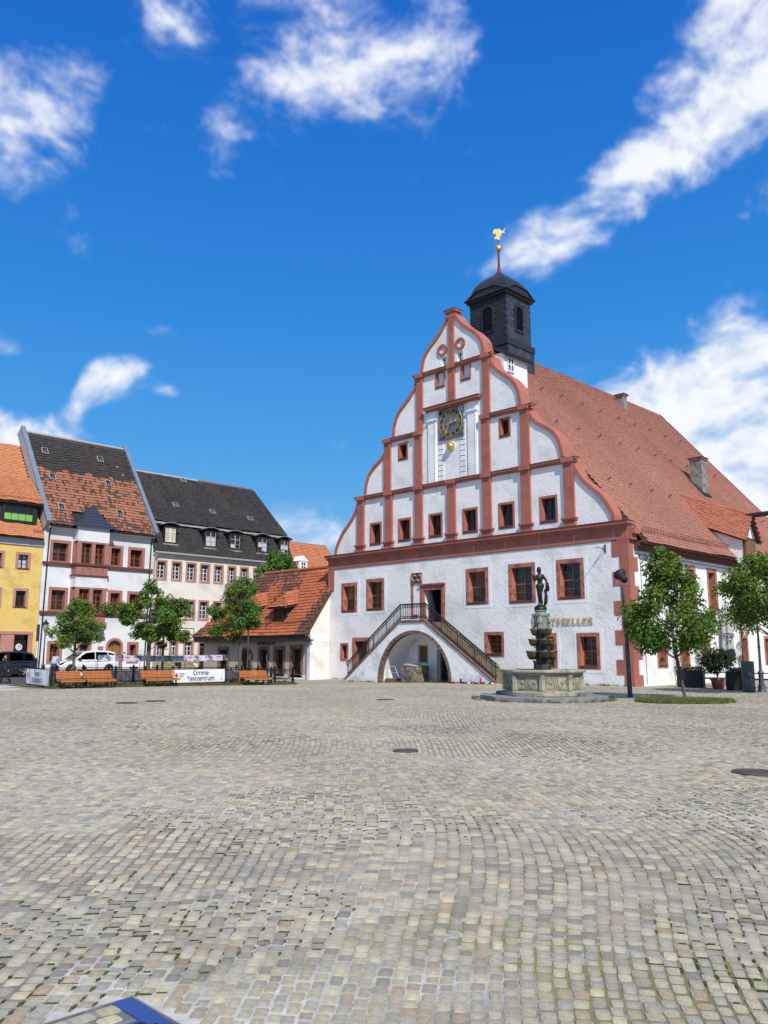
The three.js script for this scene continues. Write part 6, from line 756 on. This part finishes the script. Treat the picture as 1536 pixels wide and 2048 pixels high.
// ================= people =================
function person(label, pos, ry, bones, cl) { const t = thing('person', label, 'person', pos, ry); part(t, 'body', blob(bones, .016, .02), cl.skin || mat([.48, .27, .19], { rough: .6 })); for (const [nm, b, m, kk] of cl.wear) part(t, nm, blob(b, .016, kk || .03), m); return t; }
{ // walking to the left along the street, one hand at the face. local x: walking direction, z: to the body's right
  const arm = [[.02, 1.30, .19, .05, .04, 1.03, .24, .042], [.04, 1.03, .24, .04, .16, 1.28, .12, .033]], armB = [[-.02, 1.30, -.19, .05, -.12, 1.05, -.24, .042], [-.12, 1.05, -.24, .04, -.16, .83, -.2, .033]], legF = [[.0, .84, .09, .085, .16, .48, .09, .06], [.16, .48, .09, .058, .2, .09, .09, .042]], legB = [[0, .84, -.09, .085, -.06, .47, -.09, .06], [-.06, .47, -.09, .058, -.28, .13, -.09, .042]], tor = [[0, 1.26, -.12, .085, 0, 1.26, .12, .085], [0, 1.1, -.05, .12, 0, 1.1, .05, .12], [0, .92, -.06, .12, 0, .92, .06, .12]];
  const head = [[.02, 1.5, 0, .085, .02, 1.55, 0, .09], [.06, 1.47, 0, .055, .07, 1.5, 0, .05], [.105, 1.505, 0, .016, .115, 1.49, 0, .014], [0, 1.33, 0, .05, .01, 1.44, 0, .05], [.015, 1.5, .088, .018, .015, 1.52, .09, .018], [.015, 1.5, -.088, .018, .015, 1.52, -.09, .018]];
  const hand = [[.16, 1.28, .12, .03, .155, 1.36, .1, .032], ...[-.024, -.008, .008, .024].map((d, i) => [.155, 1.36, .1 + d, .011, .14, 1.42 + .01 * (i % 2), .095 + d * .9, .01]), [.17, 1.33, .09, .011, .15, 1.38, .06, .01]], handB = [[-.16, .83, -.2, .03, -.16, .76, -.19, .03], ...[-.024, -.008, .008, .024].map((d) => [-.16 + d, .76, -.19, .011, -.14 + d, .69, -.185, .009]), [-.14, .8, -.18, .011, -.115, .75, -.17, .01]];
  person('person in dark jacket and trousers walking left, hand raised to the face', [-27.9, gY(-27.9, 21.9), 21.95], -Math.PI / 2 - .3, [...head, ...tor, ...arm, ...armB, ...legF, ...legB, ...hand, ...handB], { wear: [['jacket', [...tor.map((b) => [b[0], b[1], b[2], b[3] + .025, b[4], b[5], b[6], b[7] + .025]), [0, .82, -.07, .13, 0, .82, .07, .13], ...arm.map((b) => b.map((v, i) => i === 3 || i === 7 ? v + .018 : v)), ...armB.map((b) => b.map((v, i) => i === 3 || i === 7 ? v + .018 : v)), [0, 1.36, -.04, .06, 0, 1.36, .04, .06]].map((b) => b), mat([.014, .018, .032], { rough: .8 })], ['trousers', [...legF, ...legB, [0, .86, -.05, .12, 0, .86, .05, .12]].map((b) => b.map((v, i) => i === 3 || i === 7 ? v + .016 : v)), mat([.012, .012, .015], { rough: .85 })], ['shoe', [[.19, .05, .09, .045, .33, .04, .09, .04]], M.black], ['shoe', [[-.3, .09, -.09, .045, -.18, .04, -.09, .038]], M.black], ['hair', [[-.01, 1.56, 0, .098, .0, 1.59, 0, .09], [-.06, 1.5, 0, .07, -.05, 1.45, 0, .05]], mat([.02, .014, .01], { rough: .7 })]] });
  // leaning forward beside the white car
  const tor2 = [[.34, 1.18, -.12, .085, .34, 1.18, .12, .085], [.2, 1.06, -.05, .115, .2, 1.06, .05, .115], [0, .92, -.06, .12, 0, .92, .06, .12]], l1 = [[0, .86, .1, .085, .06, .47, .1, .06], [.06, .47, .1, .058, -.02, .09, .1, .042]], l2 = [[0, .86, -.1, .085, .02, .47, -.1, .06], [.02, .47, -.1, .058, -.1, .09, -.1, .042]], a1 = [[.36, 1.16, .19, .05, .42, .92, .22, .042], [.42, .92, .22, .04, .6, .82, .16, .033]], a2 = [[.36, 1.16, -.19, .05, .42, .92, -.22, .042], [.42, .92, -.22, .04, .6, .82, -.16, .033]], hd = [[.55, 1.27, 0, .085, .58, 1.3, 0, .09], [.64, 1.24, 0, .05, .66, 1.25, 0, .045], [.685, 1.25, 0, .015, .69, 1.24, 0, .013], [.38, 1.2, 0, .05, .52, 1.26, 0, .05], [.56, 1.28, .088, .017, .56, 1.29, .09, .017], [.56, 1.28, -.088, .017, .56, 1.29, -.09, .017]], hn = (s) => [[.6, .82, s * .16, .03, .67, .8, s * .14, .03], ...[-.024, -.008, .008, .024].map((d) => [.67, .8, s * .14 + d, .011, .73, .77, s * .13 + d, .009]), [.63, .82, s * .12, .011, .68, .82, s * .09, .01]];
  const fat = (b, e) => b.map((q) => q.map((v, i) => i === 3 || i === 7 ? v + e : v));
  person('person in pale blue jacket leaning forward at the nose of the white car', [-33.3, gY(-33.3, 16.7), 16.75], Math.PI * .78, [...hd, ...tor2, ...l1, ...l2, ...a1, ...a2, ...hn(1), ...hn(-1)], { wear: [['jacket', [...fat([...tor2, ...a1, ...a2], .024), [0, .86, -.06, .14, 0, .86, .06, .14]], mat([.36, .42, .50], { rough: .8 })], ['trousers', fat([...l1, ...l2], .017), mat([.05, .08, .18], { rough: .85 })], ['shoe', [[-.05, .05, .1, .045, .09, .04, .1, .04]], M.black], ['shoe', [[-.13, .05, -.1, .045, .01, .04, -.1, .04]], M.black], ['hair', [[.54, 1.31, 0, .1, .56, 1.34, 0, .088]], mat([.12, .09, .07], { rough: .7 })]] });
}

// ================= the ground =================
{
  const grid = (x0, x1, z0, z1, nx, nz, lift) => { const P = [], U = [], I = []; for (let j = 0; j <= nz; j++) for (let i = 0; i <= nx; i++) { const x = lerp(x0, x1, i / nx), z = lerp(z0, z1, j / nz); P.push(x, gY(x, z) + lift, z); U.push(x, z); } for (let j = 0; j < nz; j++) for (let i = 0; i < nx; i++) { const a = j * (nx + 1) + i, b = a + nx + 1; I.push(a, b, a + 1, a + 1, b, b + 1); } const g = new THREE.BufferGeometry(); g.setAttribute('position', new THREE.Float32BufferAttribute(P, 3)); g.setAttribute('uv', new THREE.Float32BufferAttribute(U, 2)); g.setIndex(I); g.computeVertexNormals(); return g; };
  const square = struct('market_square', grid(-90, 60, -60, 60, 150, 120, -.012), M.cobbleFar);
  { const g = new THREE.RingGeometry(55, 900, 48, 1).rotateX(-Math.PI / 2); struct('ground', g.translate(-10, -.25, 0), M.paving); }
  const road = struct('road', grid(-40.2, -26.6, -60, 60, 14, 60, .012), M.asphalt), pave = struct('pavement', mg([grid(-43.1, -40.2, -60, 60, 3, 60, .11), quadGeo([[[-40.2, gY(-40.2, 0) - .05, 60], [-40.2, gY(-40.2, 0) - .05, -60], [-40.2, gY(-40.2, 0) + .11, -60], [-40.2, gY(-40.2, 0) + .11, 60]]])]), M.paving); for (let z = 30; z > -20; z -= 1.02) part(pave, 'kerb_stone', cached('kerb', () => bx(-.08, .08, -.1, .125, -.5, .5)), M.granite, [-40.12, gY(-40.12, z), z]);
  struct('tree_bed', grid(-25.6, -19.35, 7.0, 22.75, 8, 16, .03), mat([.10, .085, .05], { map: T.dirty, bump: T.fine, bs: .02 }));
  // cobbles: courses running away from the viewer, laid a little waywardly
  const C0 = [22.483, 41.264], world = (f, r) => [C0[0] - S2 * f + S2 * r, C0[1] - S2 * f - S2 * r];
  { const P = [], U = [], I = [], nf = 120, nr = 60; for (let j = 0; j <= nf; j++) for (let i = 0; i <= nr; i++) { const f = -3.4 + j * .485, w = Math.max(f, 0) * .61 + 5.4, [x, z] = world(f, lerp(-w, w, i / nr)); P.push(x, gY(x, z), z); U.push(x, z); } for (let j = 0; j < nf; j++) for (let i = 0; i < nr; i++) { const a = j * (nr + 1) + i, b = a + nr + 1; I.push(a, a + 1, b, a + 1, b + 1, b); } const g = new THREE.BufferGeometry(); g.setAttribute('position', new THREE.Float32BufferAttribute(P, 3)); g.setAttribute('uv', new THREE.Float32BufferAttribute(U, 2)); g.setIndex(I); g.computeVertexNormals(); part(square, 'joint_bed', g, M.bed); }
  const warp = (f, r) => { const a = (fbm3(f * .085 + 5, r * .085 + 9, 1.5, 2) - .5) * 2.6 + (n3(f * .4, r * .4, 8.5) - .5) * .22, b = (fbm3(f * .1 + 31, r * .1 + 17, 4.5, 2) - .5) * 2.2 + (n3(f * .45, r * .45, 3.5) - .5) * .2; return [f + b, r + a - .03 * r * clamp(9 - f, 0, 9)]; };
  const stoneGeo = (() => { const r = RNG(3), out = [[-.5, -.34], [-.36, -.5], [.34, -.49], [.5, -.37], [.49, .35], [.37, .5], [-.35, .49], [-.49, .36]].map(([x, z]) => [x * (.97 + r() * .05), z * (.97 + r() * .05)]), R = (k, y, j) => out.map(([x, z]) => [x * k, y + (r() - .5) * j, z * k]), a = R(.98, -.05, 0), b = R(1, .001, .003), c = R(.925, .0095, .003), o = [.03, .0125, -.05], P = []; const n = 8; for (let i = 0; i < n; i++) { const j = (i + 1) % n; for (const [u, v] of [[a, b], [b, c]]) P.push(u[i], v[i], u[j], u[j], v[i], v[j]); P.push(c[i], o, c[j]); } const g = new THREE.BufferGeometry(); g.setAttribute('position', new THREE.Float32BufferAttribute(P.flat(), 3)); g.setAttribute('uv', new THREE.Float32BufferAttribute(P.map((q) => [q[0] * .11, q[2] * .14]).flat(), 2)); g.computeVertexNormals(); return g; })();
  const pal = [[[.47, .43, .335], 26], [[.33, .315, .30], 24], [[.385, .36, .315], 22], [[.265, .235, .225], 10], [[.40, .31, .235], 6], [[.33, .235, .18], 3], [[.52, .47, .36], 9], [[.20, .19, .19], 4]], wsum = pal.reduce((s, p) => s + p[1], 0);
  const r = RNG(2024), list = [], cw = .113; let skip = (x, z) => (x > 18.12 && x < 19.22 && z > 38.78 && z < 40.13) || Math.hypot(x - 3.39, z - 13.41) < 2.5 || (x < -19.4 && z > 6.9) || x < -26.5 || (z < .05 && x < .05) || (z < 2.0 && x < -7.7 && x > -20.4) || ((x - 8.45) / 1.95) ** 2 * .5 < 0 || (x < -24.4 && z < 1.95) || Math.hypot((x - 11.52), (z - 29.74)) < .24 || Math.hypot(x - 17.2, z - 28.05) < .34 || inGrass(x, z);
  function inGrass(x, z) { const dx = x - 8.1, dz = z - 11.25, a = (dx * S2 - dz * S2) / 1.75, b = (dx * S2 + dz * S2) / 1.15; return a * a + b * b < 1; }
  const rcw = RNG(88); let rr0 = -40; for (let i = -360; rr0 < 40; i++) { const cw = .1 + rcw() * .026, rr = rr0 + cw / 2; rr0 += cw; let f = -3.2 + r() * .15; while (f < 54) { const len = .1 + r() * .075, fm = f + len / 2; f += len; if (Math.abs(rr) > Math.max(fm, 0) * .6 + 4.8) continue; const [wf, wr] = warp(fm, rr); const [x, z] = world(wf, wr); if (skip(x, z) || z < -22 || (x < .1 && z < -.1)) continue; const e = .05, d = warp(fm + e, rr), d2 = warp(fm, rr + e), ang = Math.atan2(d[1] - wr, d[0] - wf), sx = clamp((d2[1] - wr) / e, .75, 1.3), sl = clamp(Math.hypot(d[0] - wf, d[1] - wr) / e, .75, 1.3); const jx = (r() - .5) * .016, jz = (r() - .5) * .016; list.push([x + jx, z + jz, ang, cw * sx, len * sl, wf, wr]); } }
  const colour = (x, z) => { let t = r() * wsum, c = pal[0][0]; for (const p of pal) { t -= p[1]; if (t <= 0) { c = p[0]; break; } } c = [lerp(c[0], .375, .3) * .95, lerp(c[1], .345, .3) * .915, lerp(c[2], .29, .3) * .84]; const n = fbm3(x * .35, z * .35, 2, 3), k = (.82 + .36 * n) * (.86 + r() * .28), h = (fbm3(x * .13 + 40, z * .13, 6, 3) - .5) * .5; return [c[0] * k * (1 + h * .5) * .96, c[1] * k * (1 + h * .3) * .96, c[2] * k * (1 - h * .3) * .9]; };
  const cobbleM = mat([1.1, 1.1, 1.1], { map: T.cobble, bump: T.cobble, bs: .004, rough: .88 }), q = new THREE.Quaternion(), eu = new THREE.Euler(), m = new THREE.Matrix4();
  const place = (s, o) => { const gap = -.003 + r() * .007 + .011 * sstep(.5, .7, fbm3(s[0] * .4, s[1] * .4, 11, 2)); eu.set((r() - .5) * .05, -Math.PI * .25 * -1 - s[2] + (r() < .5 ? Math.PI : 0) + (r() - .5) * .12, (r() - .5) * .05, 'YXZ'); q.setFromEuler(eu); o.compose(V(s[0], gY(s[0], s[1]) - .0055 + (r() - .5) * .005, s[1]), q, V(s[3] * (.93 + r() * .13) - gap, 1 + (r() - .5) * .4, s[4] - gap)); };
  list.forEach((s) => { s.vis = s[5] > 3.85 && Math.abs(s[6]) < s[5] * .475; s.key = s.vis ? s[5] : 1e3 + s[5]; }); list.sort((a, b) => a.key - b.key);
  const tones = [...Array(14)].map((_, i) => { const c = colour(i * 7.3, i * 3.1); return mat(c.map((x) => x * 1.1), { map: T.cobble, bump: T.cobble, bs: .004, rough: .88 }); });
  list.slice(0, 300).forEach((s) => { place(s, m); const p = part(square, 'cobblestone', stoneGeo, tones[Math.floor(r() * 14)]); m.decompose(p.position, p.quaternion, p.scale); });
  const rest = list.slice(300), im = new THREE.InstancedMesh(stoneGeo, cobbleM, rest.length), c = new THREE.Color(); rest.forEach((s, i) => { place(s, m); im.setMatrixAt(i, m); const k = colour(s[0], s[1]); c.setRGB(...k); im.setColorAt(i, c); }); im.name = 'cobblestones'; im.userData = { kind: 'stuff' }; square.add(im); console.log('cobbles', list.length);
  // moss and weeds in the joints
  { const rg = RNG(91), spots = []; for (const s of list) { if (s[5] > 24) continue; const n = fbm3(s[0] * .5 + 3, s[1] * .5, 21, 3), right = sstep(-.5, 2.5, s[6]) * .07; if (n + right + (rg() - .5) * .1 > .665 && rg() < .75) spots.push(s); } const geo = leafCloud([[0, .1, 0, .5, .12, .5]], 30, .3, [.10, .125, .022], 77), blades = new THREE.InstancedMesh(geo, cached('mossM', () => new THREE.MeshStandardMaterial({ vertexColors: true, roughness: .95, side: THREE.DoubleSide })), spots.length), E = new THREE.Euler(); spots.forEach((s, i) => { const a = rg() < .65, of = a ? s[3] / 2 : s[4] / 2, an = Math.PI * .25 - s[2]; E.set(0, an, 0); q.setFromEuler(E); const dx = a ? Math.cos(an) : Math.sin(an), dz = a ? -Math.sin(an) : Math.cos(an), w = .012 + rg() * .02, l = .04 + rg() * .09; m.compose(V(s[0] + dx * of, gY(s[0], s[1]) + .001, s[1] + dz * of), q, V(a ? w : l, .014 + rg() * .03, a ? l : w)); blades.setMatrixAt(i, m); }); blades.name = 'joint_moss'; blades.userData = { kind: 'stuff' }; square.add(blades); }
  // manhole covers
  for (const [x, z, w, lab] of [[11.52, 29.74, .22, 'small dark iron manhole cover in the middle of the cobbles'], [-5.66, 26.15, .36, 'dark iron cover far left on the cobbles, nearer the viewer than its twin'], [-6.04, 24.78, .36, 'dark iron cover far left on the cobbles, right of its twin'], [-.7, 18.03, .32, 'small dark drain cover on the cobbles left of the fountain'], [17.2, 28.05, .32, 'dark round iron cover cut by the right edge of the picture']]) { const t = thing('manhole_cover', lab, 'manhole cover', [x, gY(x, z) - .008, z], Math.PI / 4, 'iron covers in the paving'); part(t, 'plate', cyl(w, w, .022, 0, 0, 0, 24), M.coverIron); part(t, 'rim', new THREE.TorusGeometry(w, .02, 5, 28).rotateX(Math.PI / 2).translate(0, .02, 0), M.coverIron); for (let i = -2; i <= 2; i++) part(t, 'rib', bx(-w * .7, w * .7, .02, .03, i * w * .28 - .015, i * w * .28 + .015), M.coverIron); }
  // blue-edged service hatch filled with cobbles, bottom left
  { const t = thing('service_hatch', 'paved service hatch with blue metal corner and steel frame in the cobbles', 'service hatch', [18.17, .003, 38.83]), blue = mat([.035, .075, .26], { rough: .45, map: T.stone }), W = 1.0, D = 1.25; part(t, 'steel_frame', mg([bx(0, W, 0, .01, 0, .009), bx(0, .009, 0, .01, 0, D), bx(W - .009, W, 0, .01, 0, D)]), M.granite); part(t, 'blue_plate', bx(.012, .3, 0, .008, .014, .12), blue); part(t, 'blue_lid', bx(.302, .52, 0, .014, .03, .2), blue); part(t, 'blue_plate', bx(.522, .98, 0, .008, .014, .12), blue); part(t, 'keyhole', bx(.395, .43, .014, .0165, .09, .105), M.iron); part(t, 'recess', bx(.33, .4, .0141, .0155, .13, .18), M.iron); part(t, 'bed', bx(.012, W - .012, -.02, .0, .009, D), M.granite); const rr = RNG(12); for (let i = 0; i < 9; i++) for (let j = 0; j < 8; j++) { const x = .07 + i * .108, z = .17 + j * .135 + (i % 2) * .05 - (x > .3 && x < .53 ? -.06 : .0); if (x > .96 || z > D - .06 || z < (x > .28 && x < .55 ? .26 : .16)) continue; const p = part(t, 'cobblestone', stoneGeo, tones[Math.floor(rr() * 14)]); p.position.set(x, -.004, z); p.scale.set(.096, .8, .12); p.rotation.y = (rr() - .5) * .06; } }
  // grass
  const blade = (() => { const g = new THREE.BufferGeometry(), P = [], rr = RNG(6); for (let i = 0; i < 14; i++) { const a = rr() * 6.28, b = rr() * 6.28, x = (rr() - .5) * .16, z = (rr() - .5) * .16, h = .05 + rr() * .07, w = .008; P.push(x - Math.cos(a) * w, 0, z - Math.sin(a) * w, x + Math.cos(a) * w, 0, z + Math.sin(a) * w, x + Math.cos(b) * h * .5, h, z + Math.sin(b) * h * .5); } g.setAttribute('position', new THREE.Float32BufferAttribute(P, 3)); g.computeVertexNormals(); return g; })();
  const grass = (name, label, pts, c0) => { const rr = RNG(pts.length), o = new THREE.InstancedMesh(blade, grassMat, pts.length), E = new THREE.Euler(); pts.forEach(([x, z], i) => { E.set(0, rr() * 6.28, 0); q.setFromEuler(E); m.compose(V(x, gY(x, z) + .02, z), q, V(1, .6 + rr() * .9, 1)); o.setMatrixAt(i, m); const f = .6 + rr() * .8, y = rr() < .25 ? 1.4 : 1; c.setRGB(c0[0] * f * y, c0[1] * f, c0[2] * f); o.setColorAt(i, c); }); o.name = name; o.userData = { kind: 'stuff', label, category: 'grass' }; scene.add(o); };
  { const rr = RNG(40), pts = []; while (pts.length < 5200) { const x = 6 + rr() * 5, z = 8.5 + rr() * 5; if (inGrass(x, z) && fbm3(x * 2, z * 2, 1, 2) > .3) pts.push([x, z]); } grass('oval_grass', 'short grass in the oval bed round the young tree', pts, [.115, .145, .028]); const oval = []; for (let i = 0; i < 40; i++) { const a = i / 40 * Math.PI * 2, u = 1.73 * Math.cos(a), v = 1.13 * Math.sin(a); oval.push([8.1 + S2 * (u + v), -(11.25 + S2 * (-u + v))]); } const g = new THREE.ShapeGeometry(shapeOf(oval)).rotateX(-Math.PI / 2).translate(0, .02, 0); struct('grass_bed', g, mat([.11, .10, .045], { map: T.dirty })); }
  { const rr = RNG(41), pts = []; while (pts.length < 3600) { const x = -20.2 + rr() * .9, z = 7 + rr() * 15.8; if (fbm3(x, z * 1.3, 5, 3) > .42) pts.push([x, z]); } while (pts.length < 4700) { const x = -25.4 + rr() * 5.2, z = 7 + rr() * 15.6; if (fbm3(x, z, 8, 3) > .5) pts.push([x, z]); } grass('bed_grass', 'straggly grass along the foot of the fence', pts, [.10, .115, .03]); }
  { const rr = RNG(43), pts = []; for (let i = 0; i < 260; i++) { const x = -24 + rr() * 23.5; pts.push([x, .03 + rr() * .08 + (x < -7.6 && x > -20.4 ? 2.05 : 0)]); } for (let i = 0; i < 120; i++) { const a = rr() * 6.28; pts.push([3.39 + Math.cos(a) * 2.7, 13.41 + Math.sin(a) * 2.7]); } grass('wall_weeds', 'thin weeds along walls and paving edges', pts, [.08, .105, .03]); }
}

scene.traverse((o) => { if (o.isMesh) { o.castShadow = true; o.receiveShadow = true; } });
renderer.render(scene, camera);
